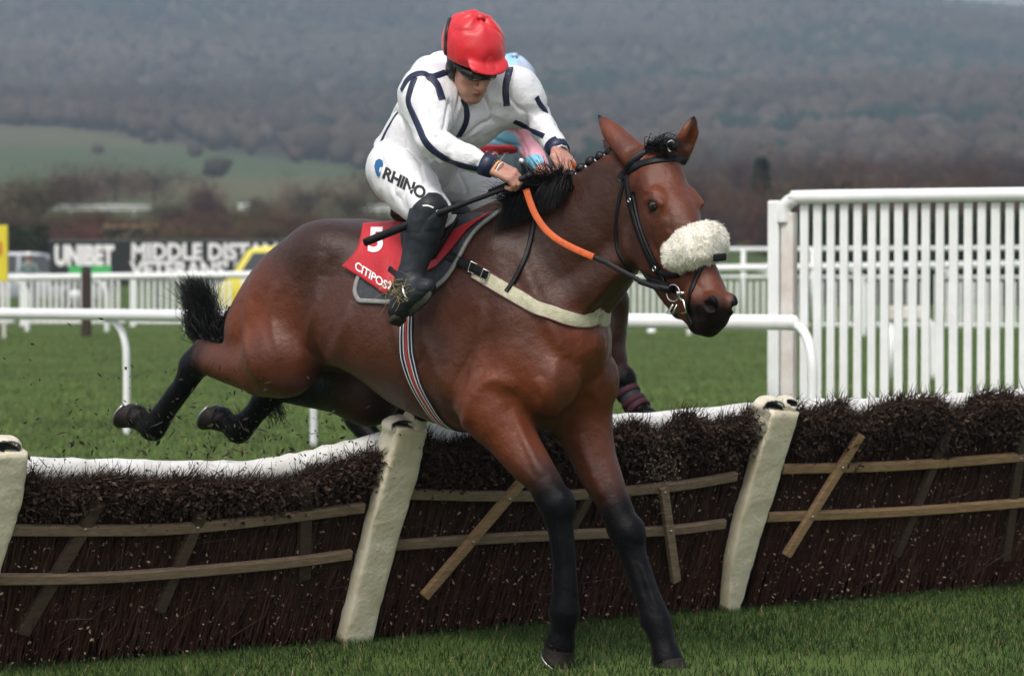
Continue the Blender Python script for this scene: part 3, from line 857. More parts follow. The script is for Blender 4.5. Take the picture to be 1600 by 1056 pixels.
# mane: loose blown hair at the withers, plaits along the crest
mb = MB(); R = []
for i in range(900):
    t = random.random(); px = 800 + 92 * t; py = 330 - 42 * t
    root, nn = cam_hit(HB, px + random.gauss(0, 3), py + 6)
    if root is None: continue
    L = random.uniform(.06, .155) * (.75 + .45 * math.sin(math.pi * t)); cl = math.sin(t * 37) * .3
    d = Vector((random.gauss(-.42 + .25 * t + cl, .16), random.gauss(-.15, .2), .85 + random.gauss(0, .2))).normalized()
    bend = Vector((random.gauss(-.55, .3), random.gauss(-.2, .3), random.gauss(-.35, .35)))
    R.append([root - nn * .01, root + d * L * .4, root + d * L * .72 + bend * L * .22, root + d * L + bend * L * .5])
for i in range(500):
    t = random.random(); px = 795 + 100 * t; py = 334 - 44 * t
    root, nn = cam_hit(HB, px, py + 8)
    if root is None: continue
    L = random.uniform(.05, .13)
    R.append([root, root + Vector((-.1, -.25, .55)) * L, root + Vector((-.3, -.5, .2)) * L + jitter((0, 0, 0), .01), root + Vector((-.5, -.6, -.5)) * L])
strands(mb, R, segs=6, r0=.0024)
mane = mb.build('mane', M_hair, horse, True)
for (px, py) in ((956, 243), (941, 250), (926, 258), (911, 268), (896, 280)):
    c = Hw(px, py, .01); mb = MB()
    mb.blob(c + Vector((-.006, 0, .012)), (.024, .021, .023), None, 2, .10); mb.blob(c + Vector((.006, 0, -.008)), (.016, .017, .022), None, 2, .1)
    bob = mb.build('plait', M_hair, horse, True)
    mb = MB(); mb.tube([c + Vector((.006 + .010 * math.cos(a), -.024 - .006 * math.cos(a), .020 * math.sin(a))) for a in np.linspace(-1.5, 1.5, 8)], .0036, 5)
    mb.build('plaiting_band', M_band, bob, True)
# forelock
mb = MB(); R = []
for i in range(300):
    t = random.random(); a = Kw(1004 + 36 * t, 238 - 4 * t, random.uniform(-.02, .05))
    R.append([a, a + Vector((.025 + random.gauss(0, .012), -.03, .024 + random.gauss(0, .016))), a + Vector((.060 + random.gauss(0, .024), -.06, .016 + random.gauss(0, .022)))])
strands(mb, R, segs=10, r0=.0022)
c = Kw(1046, 229, .0) + PF * .02
mb.blob(c, (.022, .02, .02), None, 2, .1)
fore = mb.build('forelock', M_hair, horse, True)
mb = MB(); mb.tube([c + Vector((-.006 + .014 * math.cos(a), -.026, .020 * math.sin(a))) for a in np.linspace(.6, 4.6, 9)], .0034, 5)
mb.build('plaiting_band', M_band, fore, True)
# tail: streaming behind the quarters and flicked upwards
mb = MB(); R = []
dock = Hw(372, 500, .0)
for i in range(1700):
    r = random.random()
    a = Hw(366 + random.gauss(0, 5), 498 + random.gauss(0, 8), .04 + random.gauss(0, .02))
    b_ = Hw(336 + random.gauss(0, 6), 538 + random.gauss(0, 9), .06 + random.gauss(0, .02))
    cc = Hw(318 + random.gauss(0, 13), 508 + random.gauss(0, 10), .06 + random.gauss(0, .03))
    tx = 302 + random.gauss(0, 15); ty = 432 + abs(random.gauss(0, 34))
    e = Hw(tx + (ty - 437) * .12, ty, .06 + random.gauss(0, .05))
    R.append([a, b_, cc, .45 * cc + .55 * e + Vector((random.gauss(.012, .01), 0, 0)), e])
for i in range(200):
    a = Hw(374 + random.gauss(0, 3), 480 + random.gauss(0, 6), .0); b_ = Hw(352 + random.gauss(0, 4), 505 + random.gauss(0, 6), .0)
    R.append([a, b_, Hw(338 + random.gauss(0, 8), 520 + random.gauss(0, 8), .02)])
strands(mb, R, segs=10, r0=.0022, r1=.0005, wig=.035)
mb.tube([Hw(385, 480, 0), Hw(366, 500, .02), Hw(345, 528, .05), Hw(334, 530, .06), Hw(325, 510, .06)], [.03, .034, .036, .026, .012], 8)
mb.build('tail', M_hair, horse, True)
# whiskers and muddy feathering at the fetlocks are left to the coat; feather tufts
for q, o_, e_ in [(Vector(toW(LEG[nm][-3][0])), (0, 0, 0), (-.03, 0, .055)) for nm in ('hindR', 'hindL')] + [(Vector(toW(LEG['hindL'][-5][0])), (.02, 0, -.03), (.02, 0, -.05))]:
    mb = MB(); R = []
    for i in range(120):
        o = jitter(q + Vector(o_), .024); R.append([o, o + Vector(e_) * .5, o + jitter(e_, .014)])
    strands(mb, R, segs=4, r0=.002)
    mb.blob(q + Vector(o_), .028, None, 1, .1)
    mb.build('feather', M_hair, horse, True)

# ---- bridle
bridle = thing('bridle', Kw(1020, 300, 0), 'black racing bridle with steel bit rings and a cream fleece roll over the nose', 'bridle')
mb = MB(); strip(mb, relax(surf(HB, [(968, 282), (976, 270), (1000, 257), (1030, 250), (1058, 249), (1084, 256)])), .030, .007); mb.build('browband', M_leather, bridle, True)
mb = MB(); strip(mb, relax(surf(HB, [(978, 270), (981, 300), (990, 340), (1003, 378), (1020, 415), (1040, 445), (1050, 452)]), 5), .024, .006)
strip(mb, relax(surf(HB, [(990, 300), (999, 345), (1013, 385), (1030, 420), (1040, 440)]), 5), .012, .010); mb.build('cheek_strap', M_leather, bridle, True)
mb = MB(); strip(mb, relax(surf(HB, [(974, 276), (984, 256), (1003, 240), (1016, 232)])), .024, .006); mb.build('headpiece', M_leather, bridle, True)
mb = MB(); strip(mb, relax(surf(HB, [(976, 280), (966, 320), (962, 360), (966, 395), (985, 425)]), 4), .014, .005); mb.build('throat_strap', M_leather, bridle, True)
mb = MB(); strip(mb, relax(surf(HB, [(1114, 400), (1100, 412), (1087, 436), (1077, 466), (1075, 492), (1082, 508)]), 3), .020, .006); mb.build('drop_noseband', M_leather, bridle, True)
mb = MB(); strip(mb, relax(surf(HB, [(1000, 428), (1018, 437), (1040, 446), (1056, 452)]), 3), .030, .012); strip(mb, relax(surf(HB, [(1028, 424), (1046, 430), (1062, 428)]), 3), .024, .010)
mb.tube([Kw(1000, 440, .11), Kw(1020, 446, .11), Kw(1046, 452, .11)], .012, 8); mb.build('chin_strap', M_leather, bridle, True)
def wire_ring(c, u, v, r, tr, n=20): 
    m = MB(); m.tube([c + u * (math.cos(a) * r) + v * (math.sin(a) * r) for a in np.linspace(0, 2 * math.pi, n + 1)], tr, 6, cap=False); return m
BIT = Kw(1052, 458, .088)
wire_ring(BIT, (PF * .8 - PR * .25).normalized(), UZ, .031, .0035).build('bit_ring', M_metal, bridle, True)
wire_ring(BIT - PR * .176, PF, UZ, .031, .0035).build('bit_ring', M_metal, bridle, True)
mb = MB(); mb.tube([BIT + PF * .02, BIT - PR * .088 + PF * .035, BIT - PR * .176 + PF * .02], .008, 8); mb.tube([Kw(1056, 462, .09), Kw(1068, 470, .085), Kw(1073, 488, .08), Kw(1060, 490, .085)], .005, 6)
mb.tube([Kw(1058, 476, .09), Kw(1052, 490, .09), Kw(1042, 490, .09), Kw(1052, 476, .09)], .005, 6); mb.build('bit', M_metal, bridle, True)
for c, r in ((Kw(992, 434, .115), .013), (Kw(1022, 420, .105), .010), (Kw(983, 313, .105), .008)):
    wire_ring(c, PF, UZ, r, .002, 12).build('buckle', M_metal, bridle, True)
# fleece noseband: a thick roll over the nose with its own fibres
f = Field(np.array(POLL) + (-.35, -.6, -.7), np.array(POLL) + (.5, .3, .1), .006)
def skin_pt(px, py, out=.0):
    p, n = cam_hit(HB, px, py); return p + n * out
pa, pb, pc, pd, pe = Kw(1062, 398, .085), Kw(1078, 388, .065), Kw(1096, 382, .02), Kw(1106, 379, -.03), Kw(1112, 380, -.07)
f.chain([(pa, .060), (pb, .073), (pc, .076), (pd, .072), (pe, .056)], .03, 1.0)
fv, fF = f.mesh(3); fn = vnormals(fv, fF)
fv = fv + fn * (.006 * VNA(fv * 40) + .004 * VNB(fv * 90))[:, None]
M_fleece = mat('cream sheepskin', (.96, .94, .88), .9, .2, .12, 26, c2=(.90, .86, .76), bump=.5, bscale=60, sheen=.3)
fleece = mesh_obj('fleece', fv, fF, M_fleece, bridle, True)
mb = MB(); R = []
for i in rng.choice(len(fv), min(len(fv), 13000), replace=False):
    p = Vector(fv[i]); n = Vector(fn[i]); L = random.uniform(.006, .016)
    d = (n + jitter((0, 0, -.25), .45)).normalized()
    R.append([p - n * .003, p + n * L * .5 + d * L * .2, p + d * L])
strands(mb, R, segs=2, r0=.0012, r1=.0004, wig=.003); mb.build('fibres', M_fleece, fleece, True)
mb = MB(); mb.box(Kw(1110, 402, .0) + PF * .06, (.05, .02, .028), (Vector((.95, .3, .1)).normalized(), Vector((-.3, .95, 0)).normalized(), UZ), .006); mb.build('fleece_buckle', M_leather, bridle, False)

# ---- breastplate
M_elastic = mat('cream elastic webbing', (.56, .53, .40), .75, .3, .25, 30, c2=(.42, .40, .28), bump=.5, bscale=160)
bp = thing('breastplate', Hw(850, 470, .2), 'cream elastic breastplate with black strap ends across the chest of the fleece-noseband horse', 'breastplate')
ht = relax(surf(HB, [(742, 423), (770, 440), (810, 464), (850, 484), (890, 497), (922, 500), (940, 491)], 8), 4)
mid = HO + HF * .47; ring_pts = ht + list(reversed(mirrored(ht)))
mb = MB(); strip(mb, relax(ring_pts, 5), .060, .006, .003); mb.build('chest_band', M_elastic, bp, True)
mb = MB()
for sg in (1, -1):
    ed = []
    for i, (p, n) in enumerate(ht):
        t = (ht[min(i + 1, len(ht) - 1)][0] - ht[max(i - 1, 0)][0]).normalized(); ed.append((p + t.cross(n).normalized() * (.029 * sg), n))
    strip(mb, ed, .005, .0075, .003)
M_redpipe = mat('dark red piping', (.09, .02, .02), .6); mb.build('piping', M_redpipe, bp, True)
mb = MB(); strip(mb, relax(surf(HB, [(690, 396), (712, 405), (735, 416), (752, 424), (764, 430)]), 3), .036, .006, .010); mb.build('girth_strap', M_leather, bp, True)
mb = MB(); strip(mb, relax(surf(HB, [(835, 338), (832, 365), (822, 400), (808, 432), (792, 456)]), 4), .018, .005, .008); mb.build('wither_strap', M_leather, bp, True)
for q in ((744, 419), (762, 431)):
    p, n = cam_hit(HB, *q); t = Vector((.7, -.4, -.3)).normalized(); s_ = t.cross(n).normalized(); m2 = MB()
    cs = [p + n * .018 + t * (x * .014) + s_ * (y * .02) for x, y in ((-1, -1), (1, -1), (1, 1), (-1, 1), (-1, -1))]
    m2.tube(cs, .003, 6); m2.build('buckle', M_metal, bp, False)

# ---- girth
M_girth_n = mat('navy girth webbing', (.014, .020, .05), .7, .3, .3, 90)
gt = thing('girth', Hw(650, 560, .3), 'girth webbing striped navy, white and red round the barrel behind the elbow', 'girth')
g0 = toL(cam_hit(HB, 636, 500)[0]); g1 = toL(cam_hit(HB, 678, 648)[0])
cen = np.array((.5 * (g0[0] + g1[0]), 0, .5 * (g0[2] + g1[2]) + .15)); vv = np.array((g0[0] - g1[0], 0, g0[2] - g1[2])); vv /= np.linalg.norm(vv)
cen = np.array((g0[0], 0, g0[2])) - vv * .12
rg = relax(ring(HB, Vector(toW(cen)), HR, Vector(vv @ HM), 72, .9), 3)
mb = MB(); strip(mb, rg, .062, .006, .002, closed=True); mb.build('webbing', M_girth_n, gt, True)
def side_shift(h, o):
    m = len(h); out = []
    for i, (p, n) in enumerate(h):
        t = (h[(i + 1) % m][0] - h[(i - 1) % m][0]).normalized(); out.append((p + t.cross(n).normalized() * o, n))
    return out
for o, wd, mt_ in ((0, .012, mat('red webbing', (.50, .045, .04), .7)), (.0105, .005, M_band), (-.0105, .005, M_band), (.024, .004, M_band), (-.024, .004, M_band)):
    mb = MB(); strip(mb, side_shift(rg, o), wd, .0072, .002, closed=True); mb.build('stripe', mt_, gt, True)

# ---- pad, number cloth and saddle
M_pad = mat('grey felt pad', (.062, .068, .078), .85, .2, .3, 40, bump=.4, bscale=120)
M_padedge = mat('light grey binding', (.27, .27, .265), .8, .2, .2, 40)
M_redcloth = mat('red nylon cloth', (.50, .012, .022), .5, .4, .25, 8, c2=(.40, .009, .018), bump=.5, bscale=22, sheen=.1)
pad = thing('saddle_pad', Hw(650, 440, .3), 'grey saddle pad with pale binding, lowest layer under the red number cloth', 'saddle pad')
mb = MB(); PL = [(596, 352), (580, 395), (563, 432), (557, 456), (563, 471)]; PR_ = [(786, 331), (744, 364), (717, 408), (692, 442), (640, 474)]
rows = ruled(HB, PL, PR_, 20, 32, .010, mb, True, .008); mb.build('felt', M_pad, pad, True)
edge = relax([r[0] for r in rows] + rows[-1][1:-1] + [r[-1] for r in reversed(rows)], 2)
mb = MB(); strip(mb, edge, .018, .007, .009); strip(mb, relax(mirrored(edge), 2), .018, .007, .009); mb.build('binding', M_padedge, pad, True)
cloth = thing('number_cloth', Hw(600, 410, .3), 'red number cloth with a white number and lettering, under the saddle', 'saddle cloth')
mb = MB(); rows2 = ruled(HB, [(567, 356), (563, 378), (558, 396), (538, 418)], [(652, 350), (650, 390), (635, 425), (607, 462)], 16, 30, .022, mb, True, .004)
cb = mb.build('cloth', M_redcloth, cloth, True)
mb2 = MB(); ruled(HB, [(690, 374), (684, 392), (676, 410), (667, 428)], [(770, 336), (735, 362), (706, 396), (684, 420)], 10, 24, .020, mb2, True, .004); mb2.build('front_flap', M_redcloth, cloth, True)
CB = BVHTree.FromPolygons([Vector(v) for v in mb.v], mb.f)
text_on(CB, 'CITIPOST', (554, 420), (.80, .52), (.14, -1.0), 18, M_wtext, 'lettering', cloth, .018, .003, .1, .96)
text_on(CB, '5', (574, 393), (1.0, -.03), (.05, -1.0), 52, M_wtext, 'number', cloth, .03, .003)
saddle = thing('saddle', toW((-.35, 0, 1.72)), 'small black racing saddle under the crouching jockey in white', 'saddle')
f = Field((-.75, -.42, 1.2), (.1, .42, 1.95), .010)
f.chain([((-.52, 0, 1.742), .04), ((-.40, 0, 1.728), .052), ((-.24, 0, 1.735), .042)], .03, 1.7)
v_, F_ = f.mesh(2); mesh_obj('seat', toW(v_), F_[:, ::-1], M_leather, saddle, True)
mb = MB(); ruled(HB, [(628, 360), (632, 390), (640, 418)], [(722, 350), (704, 378), (684, 408)], 8, 16, .030, mb, True, .008); mb.build('flap', M_leather, saddle, True)
mb = MB(); ruled(HB, [(690, 350), (688, 358), (684, 368)], [(722, 346), (716, 356), (706, 364)], 6, 12, .040, mb, True, .006); mb.build('fleece_lining', mat('white towelling', (.7, .7, .7), .9), saddle, True)
# ================================================================== riders
M_silk_w = mat('white racing silk', (.76, .76, .80), .42, .5, .08, 6, bump=.7, bscale=24, sheen=.15)
M_breech = mat('white breeches', (.75, .75, .78), .6, .4, .10, 7, bump=.4, bscale=16, sheen=.1)
M_boot = mat('black boot leather', (.013, .016, .022), .46, .25, .45, 12, c2=(.030, .034, .042), bump=.25, bscale=30)
M_boot_mud = mat('muddy boot foot', (.014, .014, .012), .75, .3, .5, 14, c2=(.030, .030, .020), bump=.6, bscale=40)
M_cap = mat('red silk cap', (.66, .010, .022), .44, .5, .2, 9, c2=(.52, .007, .016), bump=.22, bscale=9, sheen=.2)
M_lens = mat('goggle lens', (.05, .05, .055), .08, .8, coat=.5)
M_gblack = mat('goggle frame', (.012, .012, .014), .35, .5)
M_skin = attr_mat('skin', .48, .4, .12, 30, .12, 160)
MATS['skin'].node_tree.nodes['Principled BSDF'].inputs['Subsurface Weight'].default_value = .08
MATS['skin'].node_tree.nodes['Principled BSDF'].inputs['Subsurface Radius'].default_value = (.012, .005, .003)

def head_axes(yaw, pitch, roll=0.0):
    fh = Vector((math.sin(yaw), -math.cos(yaw), 0)); f = fh * math.cos(pitch) - UZ * math.sin(pitch)
    r = fh.cross(UZ) ; r = r.normalized(); u = r.cross(f).normalized()
    if roll: r, u = r * math.cos(roll) + u * math.sin(roll), u * math.cos(roll) - r * math.sin(roll)
    return r, u, f
HRt, HUp, HFw = head_axes(math.radians(30), math.radians(33), math.radians(-4))

J = dict(
 pelvis=P(640, 262, 13.98), hipR=P(618, 264, 13.88), hipL=P(682, 272, 14.06), kneeR=Hw(671, 330, .34), kneeL=Hw(792, 322, -.30),
 ankR=Hw(640, 438, .40), ankL=Hw(742, 425, -.40), heelR=Hw(622, 486, .40), toeR=Hw(664, 450, .42), heelL=Hw(725, 470, -.40), toeL=Hw(768, 435, -.42),
 waist=P(668, 222, 13.92), chest=P(718, 172, 13.82), back=P(690, 132, 13.90), neck=P(722, 128, 13.78),
 shR=P(668, 146, 13.66), shL=P(800, 142, 13.80), elR=P(676, 222, 13.50), elL=P(843, 190, 13.80), wrR=P(768, 261, 13.42), wrL=P(873, 236, 13.66),
 head=P(737, 98, 13.62))
HANDR = dict(d=Vector((.88, -.22, -.38)).normalized(), s=Vector((-.25, -.78, -.55)).normalized())
HANDL = dict(d=Vector((.35, -.75, -.45)).normalized(), s=Vector((.75, .45, -.35)).normalized())

def arm_chain(J, s, e):
    S_, E_, W_ = J['sh' + s], J['el' + s], J['wr' + s]
    q = 0 if s == 'R' else -.012
    return [(S_, .082 + e + q), (S_ * .55 + E_ * .45, .072 + e + q), (E_, .060 + e + q * .6), (E_ * .55 + W_ * .45, .052 + e + q * .5), (E_ * .15 + W_ * .85, .038 + e), (W_, .033 + e)]
def torso(f, J, e):
    f.chain([(J['pelvis'] + UZ * .02, .155 + e), (J['waist'], .150 + e), (J['chest'], .160 + e)], .06, .92)
    f.chain([(J['waist'] * .5 + J['pelvis'] * .5, .14 + e), (J['back'], .125 + e)], .08)
    f.chain([(J['shR'], .085 + e), (J['back'] * .3 + J['chest'] * .7, .13 + e), (J['shL'], .066 + e)], .11)
    for s in 'RL': f.chain([(J['sh' + s] * .75 + J['el' + s] * .25, .06 + e), (J['chest'] * .6 + J['waist'] * .2 + J['sh' + s] * .2, (.11 if s == 'R' else .085) + e)], .10)
    f.chain([(J['back'], .11 + e), (J['neck'], .07 + e)], .05)
def leg_chain(J, s, e):
    return [(J['hip' + s], .118 + e), (J['hip' + s] * .5 + J['knee' + s] * .5, .108 + e), (J['knee' + s], .080 + e)]
def hand(f, W_, d, s, scale=1.0):
    n = d.cross(s); n = n if n.z < 0 else -n           # towards the palm
    Kn = []
    for i in range(4):
        o = (-.031 + .0205 * i) * scale
        k0 = W_ + d * ((.088, .092, .088, .080)[i] * scale) + s * o
        f.chain([(W_ + s * o * .7, .016), (W_ + d * .045 + s * o * .95 - n * .002, .0150), (k0, .0125)], .012)
        l = (.95, 1.05, 1.0, .82)[i] * scale
        a = k0 + (d * .030 + n * .020) * l; b_ = a + (d * -.006 + n * .027) * l; c_ = b_ + (d * -.024 + n * .003) * l
        f.chain([(k0, .0122), (a, .0108)], .004); f.chain([(a, .0106), (b_, .0097), (c_, .0086)], .003)
        Kn.append((k0, a, b_, c_))
    t0 = W_ + d * .02 - s * .022; t1 = W_ + d * .055 - s * .042 + n * .016; t2 = W_ + d * .086 - s * .034 + n * .028; t3 = W_ + d * .108 - s * .020 + n * .034
    f.chain([(t0, .019), (t1, .0145)], .012); f.chain([(t1, .0135), (t2, .0120), (t3, .0095)], .004)
    return n, Kn
def rider_body(J, ax, handR, handL, h):
    allp = np.array([list(v) for v in J.values()])
    f = Field(allp.min(0) - .27, allp.max(0) + .27, h)
    torso(f, J, -.022)
    for s in 'RL':
        f.chain(arm_chain(J, s, -.016)[:-2] + [(J['el' + s] * .15 + J['wr' + s] * .85, .027), (J['wr' + s], .0255)], .03)
        f.chain([(a, r - .02) for a, r in leg_chain(J, s, 0)] + [(J['knee' + s] * .6 + J['ank' + s] * .4, .055), (J['ank' + s], .038), (J['heel' + s], .032)], .03)
        f.chain([(J['heel' + s], .032), (J['toe' + s], .034)], .02)
    hand(f, J['wrR'], **handR); hand(f, J['wrL'], **handL)
    r, u, w = ax; C = J['head']; A = lambda x, y, z: C + r * x + u * y + w * z
    R = [r, u, w]
    f.chain([(J['neck'], .062), (A(0, -.05, -.03), .060)], .03)
    f.ell(A(0, .03, -.01), (.077, .100, .098), R, k=.02)                         # skull
    f.ell(A(0, -.045, .035), (.062, .085, .060), R, k=.03)                       # face block
    f.chain([(A(0, -.112, .070), .024), (A(.0, -.095, .062), .034)], .03)          # chin
    for s in (1, -1):
        f.chain([(A(s * .060, -.03, -.01), .022), (A(s * .050, -.085, .015), .018), (A(s * .018, -.118, .062), .018)], .03)      # jaw
        f.ell(A(s * .045, -.030, .060), (.022, .020, .018), R, k=.02)           # cheekbone
        f.ell(A(s * .030, .001, .096), (.019, .012, .012), R, k=.012, op='s')   # eye socket
        f.ell(A(s * .030, .0, .080), (.014, .012, .012), R, k=.004)           # eyeball
        f.chain([(A(s * .012, .020, .092), .010), (A(s * .045, .018, .078), .009)], .012)    # brow
        f.ell(A(s * .077, -.012, -.012), (.010, .030, .018), R, k=.008)         # ear
        f.ell(A(s * .013, -.052, .104), (.009, .008, .010), R, k=.006)          # nostril wing
        f.ell(A(s * .034, -.070, .072), (.010, .022, .010), R, k=.02)           # cheek fold
    f.chain([(A(0, .005, .092), .011), (A(0, -.030, .110), .0115), (A(0, -.046, .119), .0125)], .010)        # nose
    f.chain([(A(-.020, -.081, .092), .005), (A(0, -.077, .098), .0075), (A(.020, -.081, .092), .005)], .007)  # upper lip
    f.chain([(A(-.017, -.090, .091), .005), (A(0, -.092, .096), .0075), (A(.017, -.090, .091), .005)], .007)  # lower lip
    f.chain([(A(-.022, -.0855, .096), .0022), (A(.022, -.0855, .096), .0022)], .003, op='s')
    v, F = f.mesh(1)
    x = v - np.array(C); q = np.stack([x @ np.array(r), x @ np.array(u), x @ np.array(w)], 1)
    col = np.tile(np.array((.56, .300, .235)), (len(v), 1))
    lip = sstep(np.linalg.norm((q - np.array((0, -.0855, .096))) * np.array((.8, 1.5, 1)), axis=1), .021, .012)[:, None]
    col = col * (1 - lip) + np.array((.34, .12, .095)) * lip
    ch = sum(sstep(np.linalg.norm(q - np.array((s * .045, -.045, .072)), axis=1), .035, .01) for s in (1, -1))[:, None] * .6
    col = col * (1 - ch) + np.array((.46, .18, .13)) * ch
    ch = sstep(np.linalg.norm(q - np.array((0, -.045, .119)), axis=1), .02, .008)[:, None] * .6
    col = col * (1 - ch) + np.array((.46, .17, .13)) * ch
    beard = (sstep(q[:, 1], -.06, -.09) * sstep(q[:, 2], -.02, .03) * (1 - lip[:, 0]) * .22)[:, None]
    col = col * (1 - beard) + np.array((.27, .17, .135)) * beard
    hd = np.minimum(np.linalg.norm(v - np.array(J['wrR'] + handR['d'] * .07), axis=1), np.linalg.norm(v - np.array(J['wrL'] + handL['d'] * .07), axis=1))
    kn = sstep(hd, .10, .04)[:, None] * .45
    col = col * (1 - kn) + np.array((.44, .19, .14)) * kn
    mud = np.clip(VNA(v * 60) - .45, 0, 1)[:, None] * .8
    col = col * (1 - mud) + np.array((.10, .07, .05)) * mud
    return v, F, col
def cloth_noise(v, F, amp, sc, seed=3):
    n = vnormals(v, F); a = VN(seed); b_ = VN(seed + 1)
    w = np.stack([a(v * 5 + 9), b_(v * 5), a(v * 5 + 21)], 1) * .35
    r1 = 1 - np.abs(a((v + w * .25) * sc * np.array((.7, 1, 1.25)))) * 2
    r2 = 1 - np.abs(b_((v + w * .15) * sc * 2.1)) * 2
    r3 = np.clip(1 - np.abs(a((v + w * .3) * sc * np.array((1.1, .8, .7)) + 40)) * 3.2, 0, 1) ** 2
    return v + n * (amp * (.30 * r1 + .16 * r2 - 1.0 * r3))[:, None]
def rider_jacket(J, h, neckdir):
    allp = np.array([list(J[k]) for k in ('pelvis', 'hipL', 'hipR', 'shR', 'shL', 'elR', 'elL', 'wrR', 'wrL', 'back', 'neck')])
    f = Field(allp.min(0) - .26, allp.max(0) + .26, h)
    torso(f, J, .0)
    for s in 'RL': f.chain(arm_chain(J, s, .004), .10)
    # hem at the waistband: cut everything below a plane through the hips
    d = (J['chest'] - J['pelvis']).normalized()
    c = J['pelvis'] + d * .02
    f.ell(c - d * .30, (.40, .40, .30), [d.orthogonal().normalized(), d.cross(d.orthogonal()).normalized(), d], k=.012, op='s')
    # neck opening, sleeve ends
    f.chain([(J['neck'] + neckdir * .03, .056), (J['neck'] + neckdir * .25, .066)], .012, op='s')
    for s in 'RL':
        dd = (J['wr' + s] - J['el' + s]).normalized(); f.chain([(J['wr' + s] + dd * .012, .030), (J['wr' + s] + dd * .05, .034)], .004, op='s')
    v, F = f.mesh(2)
    return cloth_noise(v, F, .0115, 10), F
def rider_breeches(J, h):
    allp = np.array([list(J[k]) for k in ('pelvis', 'hipL', 'hipR', 'kneeL', 'kneeR', 'waist')])
    f = Field(allp.min(0) - .25, allp.max(0) + .25, h)
    d = (J['chest'] - J['pelvis']).normalized()
    f.chain([(J['pelvis'] - d * .02, .150), (J['pelvis'] + d * .06, .142)], .05)
    for s in 'RL':
        f.chain(leg_chain(J, s, .0), .05)
        f.chain([(J['knee' + s], .079), (J['knee' + s] * .85 + J['ank' + s] * .15, .066)], .02)
    v, F = f.mesh(2)
    return cloth_noise(v, F, .008, 12, 5), F
def rider_boot(J, s, h, parent, name='boot'):
    K_, A_, He, To = J['knee' + s], J['ank' + s], J['heel' + s], J['toe' + s]
    allp = np.array([list(p) for p in (K_, A_, He, To)])
    f = Field(allp.min(0) - .14, allp.max(0) + .14, h)
    up = (K_ - A_).normalized()
    f.chain([(K_ * .93 + A_ * .07, .076), (K_ * .62 + A_ * .38, .069), (K_ * .25 + A_ * .75, .054), (A_, .050)], .03)
    f.chain([(A_, .050), (He * .7 + A_ * .3, .044)], .03)
    fw = (To - He).normalized()
    f.chain([(He, .040), (He * .5 + To * .5 + up * .012, .046), (To, .043), (To + fw * .02 - up * .006, .034)], .03)
    # flat sole
    sd = fw.cross(up).normalized(); dn = sd.cross(fw).normalized(); dn = dn if dn.dot(up) < 0 else -dn
    v, F = f.mesh(2); v = cloth_noise(v, F, .003, 16, 9)
    b_ = mesh_obj(name, v, F, M_boot, parent)
    mb = MB(); mb.box(He - fw * .012 + dn * .036, (.050, .058, .024), (fw, sd, dn), .008); mb.build('heel', M_boot_mud, b_, True)
    mb = MB(); mb.tube([He * .6 + To * .4 + dn * .040, To + dn * .036, To + fw * .03 + dn * .03], [.03, .036, .022], 10, flat=.3, up=sd); mb.build('sole', M_boot_mud, b_, True)
    return b_
def rider_helmet(J, ax, h, mt, parent, peak=True):
    r, u, w = ax; C = J['head']; A = lambda x, y, z: C + r * x + u * y + w * z
    f = Field(np.array(C) - .30, np.array(C) + .30, h); R = [r, u, w]
    f.ell(A(0, .062, -.014), (.120, .112, .146), R, k=.02)
    f.ell(A(0, .115, -.03), (.090, .070, .105), R, k=.05)
    f.ell(A(0, -.092, .02), (.19, .142, .24), R, k=.010, op='s')
    if peak: f.ell(A(0, .063, .120), (.086, .0125, .056), [r, (u * .93 + w * .35).normalized(), (w * .93 - u * .35).normalized()], k=.012)
    v, F = f.mesh(2); n = vnormals(v, F)
    x = v - np.array(C); q = np.stack([x @ np.array(r), x @ np.array(u), x @ np.array(w)], 1)
    top = np.array((0, .20, -.02)); qq = q - top; an = np.arctan2(qq[:, 0], qq[:, 2]); rad = np.linalg.norm(qq[:, [0, 2]], axis=1)
    pl = np.sin(an * 6 + .6) * np.exp(-(rad / .075) ** 2) * .006 + .0035 * VNA(q * 26) * sstep(q[:, 1], .02, .06)
    r3 = np.clip(1 - np.abs(VNB(q * np.array((13, 9, 11)) + 3)) * 3.0, 0, 1) ** 2
    v = v + n * (pl - .0045 * r3 * sstep(q[:, 1], .03, .08))[:, None]
    o = mesh_obj('silk_cap', v, F, mt, parent)
    mb = MB(); mb.blob(A(.0, .196, -.012), (.018, .012, .018), (r, u, w), 2, .05); mb.build('button', mt, o, True)
    # seam above the peak, harness, ear pad
    mb = MB()
    for s in (1, -1):
        mb.tube(smooth_path([A(s * .088, .02, .03), A(s * .080, -.03, .018), A(s * .060, -.085, .025), A(s * .0, -.138, .062)], 5), .0055, 6)
        mb.tube(smooth_path([A(s * .090, .02, -.04), A(s * .080, -.04, -.02), A(s * .062, -.085, .02)], 5), .005, 6)
    mb.build('chin_strap', M_gblack, parent, True)
    mb = MB(); mb.blob(A(.083, -.022, -.005), (.016, .045, .034), (r, u, w), 3, .02); mb.build('ear_pad', M_gblack, parent, True)
    mb = MB(); mb.blob(A(-.083, -.022, -.005), (.016, .045, .034), (r, u, w), 3, .02); mb.build('ear_pad', M_gblack, parent, True)
    return v, F, A
